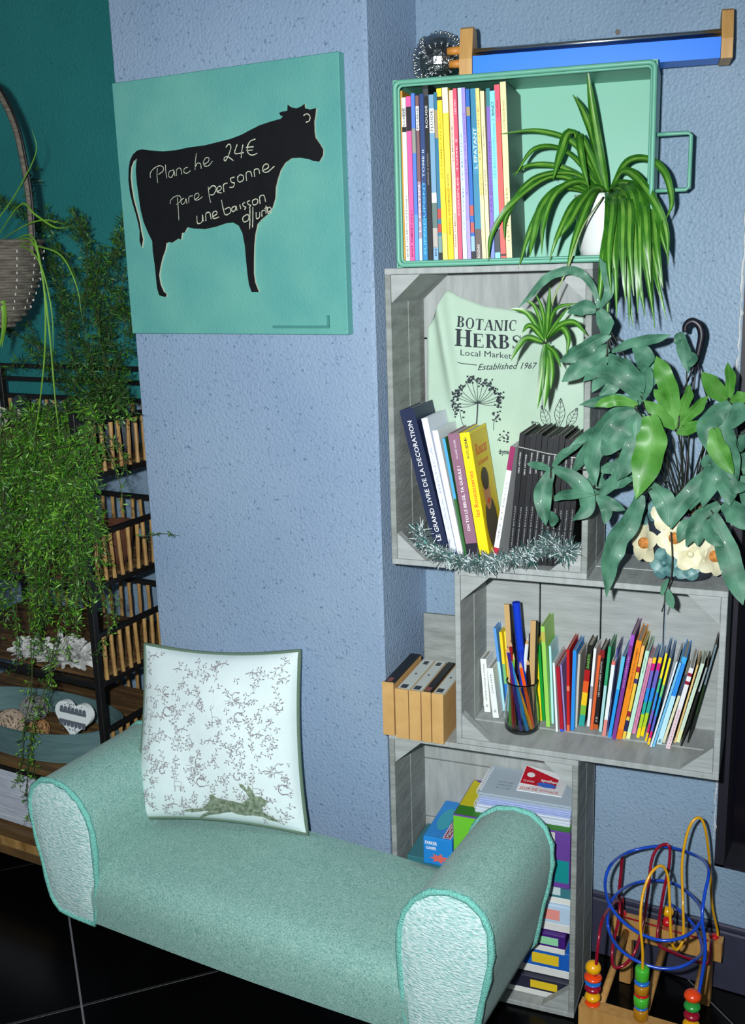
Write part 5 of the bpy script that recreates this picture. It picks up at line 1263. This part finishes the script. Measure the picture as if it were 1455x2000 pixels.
# ================================================================== iron and bamboo rack in the left recess
XR, RY0, RY1, XLf = -1.63, 1.64, 2.02, -2.26
M_iron = mat('black_iron', (16,14,14), .5, bump=.4, bscale=200)
M_bam = mat('bamboo', (180,142,84), .55, col2=(122,84,42), vscale=30, stretch=(1,1,.5)); M_bamd = mat('bamboo_floor', (112,84,48), .6, col2=(72,50,28), vscale=18, stretch=(.4,3,1))
rack = thing('plant_rack', ((XR+XLf)/2, 1.83, .345), 'black iron rack with bamboo slatted tiers in the left recess', 'rack')
ZC = .345
for x in (XR, XLf):
    for y in (RY0, RY1):
        MB().bbox((x-.008, y-.008, ZC), (x+.008, y+.008, 1.185 if y == RY0 else 1.245), .001).build('post', M_iron, rack)
def zpx(px, py): return atx(px, py, XR).z
tiers = [(1.038, 1.158), (.788, .908), (.558, .676), (.352, .442)]
slat_me = {}
def slat(h_):
    k = round(h_, 3)
    if k not in slat_me:
        mb = MB(); n = 5; prof = []
        for i in range(n): prof.append((.0052 if i % 2 == 0 else .0044, h_*i/(n-1)))
        mb.lathe(prof, (0,0,0), 7); me = bpy.data.meshes.new('slat'); me.from_pydata(mb.v, [], mb.f); me.materials.append(M_bam); me.update(); slat_me[k] = me
    return slat_me[k]
def put_slat(x, y, z, h_):
    o = bpy.data.objects.new('slat', slat(h_)); C.objects.link(o); o.parent = rack; o.matrix_parent_inverse = parent_inv(rack); o.location = (x, y, z); o.rotation_euler = (rnd.uniform(-.03,.03), rnd.uniform(-.03,.03), rnd.uniform(0,6))
for ti, (z0, z1) in enumerate(tiers):
    for y in (RY0, RY1):
        for z in (z0, z1):
            if y == RY0 and z == z1: continue          # open front
            MB().bbox((XLf+.009, y-.006, z-.006), (XR-.009, y+.006, z+.006), .001).build('rail', M_iron, rack)
    for x in (XR, XLf):
        for z in (z0, z1):
            MB().bbox((x-.006, RY0+.009, z-.006), (x+.006, RY1-.009, z+.006), .001).build('rail', M_iron, rack)
    for k in range(13): put_slat(XR, RY0+.026+k*.0275, z0+.0065, z1-z0-.013)
    for k in range(18): put_slat(XR-.035-k*.0335, RY1, z0+.0065, z1-z0-.013)
    for k in range(12):
        y = RY0+.018+k*.030
        MB().bbox((XLf+.01, y, z0+.0062), (XR-.009, y+.028, z0+.012+rnd.uniform(0,.001)), .001).build('floor_slat', M_bamd, rack)
for z in (1.205, 1.24):
    MB().bbox((XLf+.009, RY1-.005, z-.005), (XR-.009, RY1+.005, z+.005), .001).build('rail', M_iron, rack)
# low cabinet that carries the rack
cab = thing('low_cabinet', ((XR+XLf)/2, 1.83, 0), 'white washed low cabinet with bamboo top and base board under the rack', 'cabinet')
CY0 = 1.575
M_ww = mat('white_washed_wood', (206,210,220), .8, col2=(176,182,196), vscale=16, stretch=(.6,1,6), bump=.8, bscale=60)
MB().box((-2.34, CY0+.022, .166), (XR-.01, 2.05, .322)).build('carcass', M_ww, cab)
for k in range(4): MB().bbox((-2.34, CY0+.012, .170+k*.038), (XR-.008, CY0+.0215, .2065+k*.038), .001).build('front_plank', M_ww, cab)
for k in range(16): MB().bbox((-2.35, CY0+k*.030, .3305), (XR+.0, CY0+.0285+k*.030, .3435), .0012).build('top_slat', M_bamd, cab)
MB().bbox((-2.35, CY0-.006, .322), (XR+.002, CY0+.475, .330), .001).build('top_frame', M_iron, cab)
for k in range(3): MB().bbox((-2.35, CY0-.010, .092+k*.0242), (XR-.02, CY0+.03, .1155+k*.0242), .001).build('base_slat', M_bam if k == 1 else M_bamd, cab)
MB().box((-2.34, CY0+.031, .092), (XR-.02, 2.05, .165)).build('base_panel', M_bamd, cab)
for x in (-2.3, -1.70):
    for y in (1.66, 2.0): MB().bbox((x-.02, y-.02, 0), (x+.02, y+.02, .0915), .002).build('leg', M_iron, cab)
# ---------------------------------------------------------------- things on the cabinet top
ZT = .3445
tc0 = Vector((-1.895, 1.705, ZT))
tray = thing('boat_tray', tc0, 'teal grey oval wooden tray on the cabinet top', 'tray')
M_tray = mat('teal_grey_wood', (92,122,124), .7, col2=(76,104,106), vscale=10, stretch=(1,1,8), bump=.5)
RX, RY_ = .245, .112
mb = MB(); n = 40; ring = []
for (s_, z) in ((.93,.001),(1,.076),(.975,.076),(.90,.008)):
    for i in range(n):
        a = i*6.283/n; ring.append((tc0.x+math.cos(a)*RX*s_, tc0.y+math.sin(a)*RY_*s_, tc0.z+z+(.010*abs(math.cos(a))**3 if z > .05 else 0)))
mb.v = ring
for k in range(3):
    for i in range(n): mb.f.append((k*n+i, k*n+(i+1) % n, (k+1)*n+(i+1) % n, (k+1)*n+i)); mb.m.append(0)
mb.f.append(tuple(range(n))[::-1]); mb.m.append(0); mb.f.append(tuple(3*n+i for i in range(n))); mb.m.append(0)
mb.build('hull', M_tray, tray, auto=35)
def wrapball(c, r, col, lab, cat, holes):
    t = thing('decor_ball', c-Vector((0,0,r)), lab, cat, 'decorative balls in the tray')
    MB().sphere(c, r*.94, 18, 12).build('core', mat('core_%d' % holes, tuple(int(v*.55) for v in col), .9, var=.3, vscale=300), t, smooth=True)
    mb = MB(); rb = random.Random(holes)
    for k in range(holes):
        nr = Vector((rb.gauss(0,1), rb.gauss(0,1), rb.gauss(0,1))).normalized(); u = nr.orthogonal().normalized(); v = nr.cross(u); o_ = rb.uniform(-.75,.75); q = math.sqrt(1-o_*o_)
        mb.tube([c+(nr*o_+(u*math.cos(a)+v*math.sin(a))*q)*r*.96 for a in [i*6.283/20 for i in range(20)]], r*.045, 5, closed=True)
    o = mb.build('strands', mat('strand_%d' % holes, col, .9, var=.2, vscale=150), t, smooth=True); tag(o, kind='stuff')
def inball(px, py, r, y):
    p = at(px, py, y); return Vector((p.x, p.y, max(p.z, ZT+.009+r)))
wrapball(inball(22,1424,.036,1.665), .036, (176,156,136), 'beige openwork ball at the left of the tray', 'ornament', 34)
wrapball(inball(76,1424,.026,1.665), .026, (176,130,84), 'small tan twine ball beside the white heart', 'ornament', 26)
wrapball(inball(66,1385,.036,1.730), .036, (128,128,126), 'grey wool ball behind the tan one', 'ornament', 40)
# heart with lace print
hc = at(142,1402,1.64); hc.z = max(hc.z, ZT+.060)
heart = thing('heart_ornament', hc-Vector((0,0,.04)), 'white wooden heart with grey lace print in the tray', 'ornament')
HP = []
for i in range(44):
    a = i*6.283/44; x = 16*math.sin(a)**3; z = 13*math.cos(a)-5*math.cos(2*a)-2*math.cos(3*a)-math.cos(4*a); HP.append((x/16*.058, z/16*.046))
def hp(x, z, y): 
    c_, s_ = math.cos(.18), math.sin(.18); return Vector((hc.x+x*c_-z*s_*.3, hc.y+y+z*.25, hc.z+z))
MB().prism([hp(x, z, 0) for x, z in HP], (0,.012,0)).build('plaque', mat('white_paint', (214,220,220), .7), heart)
mb = MB()
for zc in (.012, -.010):
    mb.add([hp(-.042,zc-.004,-.0006), hp(.042,zc-.004,-.0006), hp(.043,zc+.003,-.0006), hp(-.043,zc+.003,-.0006)], [(0,1,2,3)])
    for k in range(7):
        cx_ = -.036+k*.012; sg = 1 if zc > 0 else -1
        mb.add([hp(cx_+math.cos(a*.5236)*.0058, zc+sg*.006*1+math.sin(a*.5236)*.0058, -.0008) for a in range(12)], [tuple(range(12))])
for k in range(16): 
    cx_, cz_ = rnd.uniform(-.03,.03), rnd.choice((rnd.uniform(-.03,-.022), rnd.uniform(.024,.032))); mb.add([hp(cx_+a, cz_+b, -.0008) for a, b in ((-.0015,-.0015),(.0015,-.0015),(.0015,.0015),(-.0015,.0015))], [(0,1,2,3)])
mb.build('lace_print', mat('slate_print', (84,92,102), .8), heart)
# white feather bundles on the third tier
def feathers(c, n, sc, lab, seed):
    t = thing('feather_bundle', c, lab, 'ornament', 'white feathery ornaments on the rack')
    rf = random.Random(seed); mb = MB()
    for k in range(n):
        d = Vector((rf.gauss(0,1), rf.gauss(-.2,.8), abs(rf.gauss(.6,.6)))).normalized(); L_ = sc*rf.uniform(.5,1)
        p0 = c+Vector((rf.uniform(-.02,.02), rf.uniform(-.015,.015), .004)); P = spline([p0, p0+d*L_*.6, p0+d*L_+Vector((0,0,-.02*rf.random()))], 4); N_ = len(P)
        P = [Vector((p.x, p.y, max(p.z, c.z+.001))) for p in P]
        mb.ribbon(P, [.004+.010*math.sin(math.pi*min(1,(i+.5)/N_)) for i in range(N_)], d.orthogonal(), 0, .3)
    o = mb.build('feathers', mat('white_feather', (206,206,200), .95, col2=(156,156,156), vscale=120), t, smooth=True); tag(o, kind='stuff')
zf = .558+.0135
feathers(Vector((-1.775, 1.70, zf)), 120, .085, 'white feathery ornament in the middle of the lower tier', 2)
feathers(Vector((-1.895, 1.70, zf)), 80, .06, 'smaller white feathery ornament left of the larger one', 3)
# white pot and stoppered bottle on the top tier
z1 = 1.038+.0135
pw = at(66,890,1.70); t = thing('cachepot', (pw.x, 1.70, z1), 'small white round pot among the fern on the upper tier', 'pot')
MB().lathe([(.028,.0005),(.042,.012),(.046,.03),(.040,.05),(.036,.054),(.034,.054),(.036,.04),(.001,.035)], (pw.x, 1.70, z1), 20).build('bowl', mat('white_ceramic2', (206,212,206), .4), t, smooth=True)
bp2 = at(46,830,1.80); t = thing('stoppered_bottle', (bp2.x, 1.80, z1), 'smoky glass bottle with round stopper and pale bow on the upper tier', 'bottle')
M_smoke = mat('smoky_glass', (70,84,84), .08, spec=.6, trans=.6)
h_ = at(46,800,1.80).z-z1; hz = max(.08, h_)
MB().lathe([(.001,.0005),(.030,.0005),(.034,.012),(.034,hz*.62),(.026,hz*.82),(.014,hz*.95),(.013,hz*1.02),(.016,hz*1.03)], (bp2.x, 1.80, z1), 22).build('flask', M_smoke, t, smooth=True)
MB().sphere((bp2.x, 1.80, z1+hz*1.03+.017), .017, 14, 9).build('stopper', M_smoke, t, smooth=True)
mb = MB()
for sg in (1,-1):
    b0 = Vector((bp2.x, 1.765, z1+hz*.96)); P = spline([b0, b0+Vector((sg*.03,-.01,.012)), b0+Vector((sg*.045,-.012,-.004)), b0+Vector((sg*.012,-.012,-.004))], 5); mb.ribbon(P, [.009]*len(P), Vector((0,.3,1)), 0, 0)
    P = spline([b0, b0+Vector((sg*.02,-.012,-.03)), b0+Vector((sg*.035,-.012,-.055))], 5); mb.ribbon(P, [.009]*len(P), Vector((1,.3,0)), 0, 0)
mb.build('bow', mat('beige_ribbon', (176,166,150), .9), t)
# brown pot seen through the second tier
pb2 = Vector((-1.70, 1.80, .788+.0135)); t = thing('terracotta_bowl', pb2, 'brown clay bowl on the second tier beside the column', 'bowl')
MB().lathe([(.030,.0005),(.042,.03),(.05,.085),(.052,.098),(.047,.098),(.038,.04),(.001,.03)], pb2, 22).build('bowl', mat('terracotta', (84,48,30), .8, var=.2), t, smooth=True)
# ================================================================== hanging basket with tall handle
hb = at(-12,545,1.60)
bk = thing('hanging_basket', hb, 'grey woven cone shaped hanging basket with tall arched handle', 'basket')
M_wick = mat('grey_wicker', (112,104,92), .85, col2=(76,70,62), vscale=30, stretch=(1,1,6), bump=1, bscale=90)
rim_z = at(60,470,1.60).z; bot_z = at(25,636,1.60).z; RB_ = (at(72,470,1.60)-at(-12,470,1.60)).x*.86
prof = [(.03, bot_z), (RB_*.55, bot_z+(rim_z-bot_z)*.15), (RB_*.82, bot_z+(rim_z-bot_z)*.5), (RB_*.97, bot_z+(rim_z-bot_z)*.85), (RB_, rim_z), (RB_*.93, rim_z), (RB_*.78, bot_z+(rim_z-bot_z)*.6), (.001, bot_z+(rim_z-bot_z)*.6)]
MB().lathe(prof, (hb.x, 1.60, 0), 32).build('basket_body', M_wick, bk, smooth=True)
mb = MB()
for k in range(16):   # woven rings
    f = k/15; z = bot_z+(rim_z-bot_z)*f
    r = .03+(RB_*.55-.03)*(f/.15) if f < .15 else (RB_*(.55+.27*(f-.15)/.35) if f < .5 else RB_*(.82+.18*(f-.5)/.5))
    mb.tube([Vector((hb.x+math.cos(a)*(r+.0015+.001*math.cos(a*14+k*3.14)), 1.60+math.sin(a)*(r+.0015+.001*math.cos(a*14+k*3.14)), z)) for a in [i*6.283/56 for i in range(56)]], .0042, 6, closed=True)
mb.build('woven_rings', M_wick, bk, smooth=True)
mb = MB()
for j in range(14):
    a = j*6.283/14+.2
    for k in range(9):
        f = .2+.75*k/9; r = RB_*(.55+.27*(f-.15)/.35) if f < .5 else RB_*(.82+.18*(f-.5)/.5)
        p = Vector((hb.x+math.cos(a)*(r+.007), 1.60+math.sin(a)*(r+.007), bot_z+(rim_z-bot_z)*f)); mb.tube([p, p+Vector((math.cos(a)*.001, math.sin(a)*.001, .005))], .0011, 4)
o = mb.build('white_stitches', mat('white_thread', (200,200,196), .9), bk); tag(o, kind='stuff')
hd = [at(x, y, 1.60) for x, y in ((64,500),(62,460),(58,400),(48,330),(30,250),(0,185),(-25,160),(-60,150),(-95,180),(-110,250),(-100,330),(-88,460))]
MB().tube(spline(hd, 6), .0065, 8).build('handle', M_wick, bk, smooth=True)
MB().tube(spline([p+Vector((.010,-.002,.004)) for p in hd], 6), .0030, 6).build('handle_wire', M_iron, bk, smooth=True)
top_ = at(-60,150,1.60); MB().tube([top_, Vector((top_.x, 1.60, 2.6))], .002, 6).build('cord', M_iron, bk)
# strap leaves of the basket plant
M_strap = mat('strap_leaf', (96,140,40), .45, var=.2, vscale=30)
bpn = thing('basket_plant', (hb.x, 1.60, rim_z), 'long thin yellow green leaves trailing from the hanging basket', 'plant')
for P, wd in (([(10,480),(60,460),(80,520),(96,640),(108,780),(118,870)],.004),([(10,480),(62,470),(86,560),(88,680),(76,800),(62,880)],.004),([(-10,480),(0,560),(10,620),(4,680)],.012),([(-10,470),(40,400),(70,420),(110,445),(140,440)],.004),([(0,470),(50,440),(90,430),(130,440)],.003),([(-5,480),(-2,540),(8,600),(6,650),(-4,690)],.010),([(20,470),(70,480),(120,500),(150,560),(160,620)],.003),([(10,470),(70,500),(100,600),(104,700)],.003),([(0,460),(-10,440),(30,380),(70,300),(62,250)],.003)):
    pts = spline([at(x, y, 1.60-.004*k-.03*min(1, k)) for k, (x, y) in enumerate(P)], 6); N_ = len(pts)
    MB().ribbon(pts, leaf_w(N_, wd), [((pts[min(i+1,N_-1)]-pts[max(i-1,0)]).cross(Vector((.3,-1,.3)))) for i in range(N_)], 0, -.3).build('leaf', M_strap, bpn, smooth=True)
# ================================================================== asparagus ferns
M_as = [mat('asparagus_dark', (30,68,14), .6, var=.3, vscale=40), mat('asparagus_mid', (58,112,22), .5, var=.25, vscale=40), mat('asparagus_light', (104,156,42), .5, var=.2, vscale=40), mat('asparagus_stem', (62,74,36), .7)]
ra = random.Random(77)
def spray(parent, P, dens=1.0, blen=.045, needle=.011, mix=(1,1,2,0), sag=.5):
    """one trailing frond: stem with side twigs full of fine needles"""
    pts = spline(P, 7); N_ = len(pts); mb = MB()
    mb.tube(pts, [.0014*(1-.6*i/N_) for i in range(N_)], 4, 3)
    L_ = sum((pts[i+1]-pts[i]).length for i in range(N_-1)); nb_ = max(6, int(L_/.009*dens))
    for k in range(nb_):
        f = (k+ra.random())/nb_*(N_-1.01); i = int(f); p = pts[i].lerp(pts[i+1], f-i); t_ = (pts[i+1]-pts[i]).normalized()
        d = (t_*ra.uniform(.2,.9)+Vector((ra.gauss(0,1), ra.gauss(0,.6), ra.gauss(0,.7))).normalized()).normalized(); bl_ = blen*ra.uniform(.4,1.1)*(1-.5*k/nb_)
        nn_ = max(4, int(bl_/.0042)); nl0 = needle*1.45; 
        for q in range(nn_):
            s_ = (q+.5)/nn_; c_ = p+d*bl_*s_+Vector((0,0,-sag*bl_*s_*s_))
            e_ = (d*.8+Vector((ra.gauss(0,.8), ra.gauss(0,.8), ra.gauss(0,.8)))).normalized(); nl = nl0*ra.uniform(.6,1.25)*(1.1-.5*s_)
            sd_ = e_.orthogonal(); sd_.rotate(Matrix.Rotation(ra.uniform(0,6.28), 3, e_)); sd_ = sd_*.0013
            m_ = ra.choice(mix)
            mb.add([c_, c_+e_*nl*.5+sd_, c_+e_*nl, c_+e_*nl*.5-sd_], [(0,1,2,3)], m_)
        mb.tube([p, p+d*bl_*.6+Vector((0,0,-sag*bl_*.36))], .0005, 3, 3, cap=False)
    return mb.build('frond', M_as, parent)
fa = thing('asparagus_fern', at(90,860,1.66), 'large feathery asparagus fern trailing down the front of the rack', 'plant')
MB().lathe([(.05,.0005),(.06,.05),(.064,.085),(.06,.085),(.001,.075)], Vector((-1.85, 1.72, z1)), 20).build('pot', mat('brown_pot', (96,70,46), .7), fa, smooth=True)
root = Vector((-1.83, 1.72, z1+.085))
for k in range(84):
    ex = ra.uniform(-40, 190); ey = ra.uniform(900, 1290) if k % 4 else ra.uniform(1180, 1310)
    if ex > 150: ey = min(ey, 1180)
    sx = ra.uniform(-10, 190); sy = ra.uniform(790, 930)
    y0_ = ra.uniform(1.56, 1.63)
    A0 = at(sx, sy, 1.655); A1 = at((sx*.6+ex*.4)+ra.uniform(-20,20), sy+(ey-sy)*.35, y0_+.005); A2 = at(ex, (sy+ey)/2+ra.uniform(0,60), y0_); A3 = at(ex+ra.uniform(-18,18), ey, y0_+ra.uniform(-.01,.01))
    spray(fa, [root, A0, A1, A2, A3] if k % 3 == 0 else [A0, A1, A2, A3], 1.0, .042, .0125, (1,1,2,0,1) if ey < 1150 else (1,2,1,0))
# strands that hang over the cabinet front and reach past the column
for P in ([(110,1240),(95,1320),(70,1400),(58,1470),(52,1540),(58,1600)], [(60,1250),(62,1340),(48,1420),(40,1500),(30,1530)], [(90,1260),(100,1330),(62,1420),(66,1500),(76,1560)]):
    spray(fa, [at(x, y, 1.545) for x, y in P], .8, .03, .011, (1,0,2))
for P in ([(200,860),(218,900),(236,950),(240,990)], [(180,840),(232,870),(250,930)], [(170,1000),(205,1060),(215,1110)], [(190,800),(240,820),(262,800)], [(200,1140),(230,1180),(215,1230)], [(150,1100),(200,1150),(210,1240),(180,1280)]):
    spray(fa, [at(x, y, 1.60) for x, y in P], .8, .03, .011, (1,0,0,2))
spray(fa, [at(270,1048,1.66), at(290,1046,1.70), at(318,1042,1.73), at(350,1046,1.745)], .35, .02, .008, (0,0,1))
fb = thing('asparagus_fern', at(160,760,1.90), 'darker asparagus fern climbing the teal wall above the rack', 'plant')
MB().lathe([(.05,.0005),(.06,.05),(.066,.09),(.062,.09),(.001,.08)], Vector((-1.76, 1.90, z1)), 20).build('pot', mat('slate_pot', (70,76,84), .7), fb, smooth=True)
root = Vector((-1.76, 1.90, z1+.085))
for (P, y_) in (([(170,700),(165,600),(170,520),(160,440),(140,415)],1.92),([(200,690),(190,610),(185,540),(190,480)],1.95),([(225,700),(215,620),(225,520),(235,450)],1.95),([(180,720),(195,660),(190,600)],1.88),([(230,720),(245,660),(240,600),(235,560)],1.92),([(150,720),(130,640),(150,560),(130,500),(105,480)],1.90),([(140,700),(120,590),(90,510),(60,430),(60,330)],1.92),([(150,650),(110,540),(60,430),(20,400),(-10,390)],1.95),([(200,740),(230,760),(250,790)],1.82),([(160,760),(120,730),(60,700),(10,720)],1.85),([(120,760),(80,690),(30,650),(-10,640)],1.90),([(180,560),(160,460),(110,430),(70,440)],1.94),([(190,560),(220,500),(240,430),(250,420)],1.96),([(210,640),(240,600),(255,640)],1.96),([(200,760),(180,720),(170,660)],1.86),([(230,760),(220,720),(235,690)],1.86),([(150,770),(150,730),(140,690)],1.84),([(170,780),(200,760),(250,740)],1.80),([(130,790),(160,800),(220,790),(250,810)],1.76),([(60,800),(110,790),(150,810)],1.75)):
    pts = [at(x, y, y_-.015*math.sin(k)) for k, (x, y) in enumerate(P)]
    spray(fb, [root]+pts if pts[0].z > root.z else pts, 1.25, .05, .014, (0,0,1,0))
    if len(P) > 3: spray(fb, [pts[1], pts[1].lerp(pts[2], .5)+Vector((.03,0,.01)), pts[2]+Vector((.04,.01,.03))], 1.2, .04, .014, (0,1,0))
# ================================================================== bead maze toy on the floor
def by_(x, y): return (1080+x/3.88, 1560+y/3.88)
toy = thing('bead_maze', (-.37, 1.70, 0), 'wooden bead maze with blue, red and yellow wire loops on the floor', 'toy')
ZB = .150
M_tw = mat('toy_beech', (196,148,84), .45, col2=(180,130,70), vscale=14, stretch=(6,6,1))
def beam(p, q, hgt, th):
    ax_ = (q-p).normalized(); sd_ = Vector((-ax_.y, ax_.x, 0))*th/2
    mb = MB(); mb.prism([p+sd_, p-sd_, p-sd_+Vector((0,0,-hgt)), p+sd_+Vector((0,0,-hgt))], q-p); return mb.build('beam', M_tw, toy)
f0, f1 = atz(1134,1955,ZB), atz(1134,1955,ZB)+Vector((.245,.030,0))
r0, r1 = atz(1198,1784,ZB), atz(1412,1838,ZB)
f1 = f0+(r1-r0)
beam(f0, f1, .040, .028); beam(r0, r1, .040, .028)
def strut(a, b, r=.007): MB().tube([a, b], r, 8).build('strut', M_tw, toy, smooth=True)
for p, q in ((f0, r0), (f1, r1)):
    i = (q-p).normalized()*.016; u_ = (r1-r0).normalized()*(.03 if p is f0 else -.03)
    a, b = p+i+u_+Vector((0,0,-.024)), q-i+u_+Vector((0,0,-.024)); strut(a, b)
for p, u_ in ((f0, .03), (f1, -.03), (r0, .03), (r1, -.03)):
    d = (r1-r0).normalized()*u_; MB().bbox((p.x+d.x-.012, p.y+d.y-.012, 0), (p.x+d.x+.012, p.y+d.y+.012, ZB-.0402), .002).build('leg', M_tw, toy)
cm = ((f0+f1)/2, (r0+r1)/2); strut(cm[0]+(cm[1]-cm[0]).normalized()*.016+Vector((0,0,-.024)), cm[1]-(cm[1]-cm[0]).normalized()*.016+Vector((0,0,-.024)))
def wire(P, col, r=.0030, cl=False):
    MB().tube(spline(P, 8), r, 8).build('wire', mat('wire_%d_%d_%d' % col, col, .25, spec=.6, coat=.3), toy, smooth=True)
BLU, RED, YEL = (20,72,190), (140,12,40), (224,162,20)
mY = (f0.y+r0.y)/2
def on(l, s_, z): return f0.lerp(f1, l)+(r0-f0)*s_+Vector((0,0,z))
def wp(x, y, Y): return at(*by_(x, y), Y)
# ground points of the wires on the beams
F1, F2, F3 = on(.10,0,0), on(.50,0,0), on(.90,0,0)
R1_, R2_, R3_ = on(.08,1,0), on(.5,1,0), on(.92,1,0)
yf, yr = f0.y, r0.y; ym = (yf+yr)/2
wire([F3, wp(1150,1200,yf+.02), wp(1130,900,yf+.02), wp(1150,720,yf+.05), wp(1180,540,yf+.10), wp(1100,440,yr-.10), wp(920,375,yr-.05), wp(760,362,yr-.04), wp(560,410,yr-.06), wp(440,500,ym), wp(395,640,ym-.04), wp(430,800,yf+.05), wp(540,940,yf+.02), wp(700,1040,yf), wp(870,1075,yf), wp(1040,1020,yf+.03), wp(1130,900,yf+.08), wp(1090,780,yr-.10), wp(950,660,yr-.04), wp(800,620,yr-.03), wp(620,640,yr-.05), wp(490,715,ym), wp(420,830,ym-.05), wp(420,980,ym-.06), wp(480,1110,yf+.04), wp(600,1210,yf+.02), wp(760,1275,yf+.02), wp(920,1285,yf+.03), wp(1060,1230,yf+.06), wp(1130,1150,ym), wp(1080,980,yr-.06), wp(960,850,yr-.03), R2_+Vector((0,0,.05)), R2_], BLU)
wire([F1, wp(340,1120,yf), wp(365,950,yf+.03), wp(410,850,yf+.08), wp(470,780,ym), wp(505,800,ym+.02), wp(490,950,ym), wp(450,1140,ym-.05), wp(460,1270,ym-.06), wp(540,1260,ym-.05), wp(620,1160,ym-.04), wp(680,960,ym), wp(720,700,ym+.03), wp(750,460,ym+.05), wp(810,360,ym+.06), wp(880,360,ym+.06), wp(880,500,ym+.06), wp(840,700,ym+.05), wp(800,950,ym+.04), wp(800,1100,ym+.02), wp(900,1160,ym+.03), wp(1060,1220,ym+.06), wp(1180,1240,ym+.08), R3_+Vector((0,-.03,.01)), R3_+Vector((0,-.0,.0))], RED)
wire([F2, wp(680,1200,yf), wp(662,950,yf), wp(680,730,yf+.02), wp(740,570,yf+.04), wp(820,508,yf+.06), wp(870,590,yf+.07), wp(885,800,yf+.07), wp(895,1050,yf+.07), wp(930,1145,yf+.08), wp(985,1060,yf+.09), wp(985,800,ym), wp(978,500,ym+.02), wp(1010,290,ym+.03), wp(1060,170,ym+.04), wp(1120,150,ym+.05), wp(1160,260,ym+.06), wp(1190,520,yr-.05), wp(1205,800,yr-.02), R3_+Vector((.006,0,.02)), R3_+Vector((.006,0,0))], YEL, .0026)
wire([R1_, R1_+Vector((.0,0,.04)), wp(500,740,yr-.02), wp(515,560,yr-.02), wp(525,430,yr-.03)], RED, .0034)
pa, pb = on(.12,.93,.012), on(.88,.93,.006); MB().tube([pa, pb], .0018, 6).build('wire', mat('thin_red', (170,20,30), .3), toy, smooth=True)
# beads: each one threaded on a wire
COLS = {'y':(236,170,10),'o':(236,70,16),'b':(30,110,200),'r':(150,10,40),'g':(70,180,50),'G':(40,150,60),'t':(180,120,20),'R':(200,20,30)}
beads = [(F1, 'o', .006, .014), (F1, 'y', .019, .0145), (F1, 'r', .016, .0150), (F1, 'b', .007, .0150), (F1, 'o', .013, .0165), (F1, 'y', .026, .0145),
 (F2, 't', .020, .0130), (F2, 'b', .007, .0120), (F2, 'g', .018, .0135), (F2, 'R', .006, .0130), (F2, 't', .016, .0130), (F2, 'b', .010, .0135), (F2, 'g', .024, .0125),
 (F3, 'o', .008, .0150), (F3, 'y', .018, .0150), (F3, 'r', .018, .0140), (F3, 'G', .018, .0145), (F3, 'o', .022, .0150)]
hts = {}
for (p, c, h_, r) in beads:
    k = id(p); z = hts.get(k, .0008)
    n_ = 8; prof = [(.0032 if i in (0, n_) else r*(abs(math.sin(math.pi*(i/n_)))**.45), h_*i/n_) for i in range(n_+1)]
    if c in 'gt' and h_ > .015 and p is F2: prof = [(.0032,0),(r*.9,0),(r,h_*.1),(r,h_*.9),(r*.9,h_),(.0032,h_)]
    lean = {id(F1): Vector((-.02,.02,1)), id(F2): Vector((-.02,.01,1)), id(F3): Vector((0,.01,1))}[k]
    MB().lathe(prof, p+Vector((0,0,z)), 16).build('bead', mat('bead_'+c, COLS[c], .25, spec=.6, coat=.4), toy, smooth=True)
    hts[k] = z+h_+.0006
for (p, c, h_, r) in ((R3_, 'R', .010, .010), (R2_, 'R', .022, .012), (R1_, 'R', .012, .010)):
    prof = [(.0032 if i in (0, 8) else r*(math.sin(math.pi*(i/8))**.5), h_*i/8) for i in range(9)]
    MB().lathe(prof, p+Vector((0,0,.0008)), 14).build('bead', mat('bead_'+c, COLS[c], .25), toy, smooth=True)
prof = [(.0032 if i in (0, 8) else .0125*(math.sin(math.pi*(i/8))**.5), .024*i/8) for i in range(9)]
MB().lathe(prof, R2_+Vector((0,0,.0240)), 14).build('bead', mat('bead_y', COLS['y'], .25), toy, smooth=True)
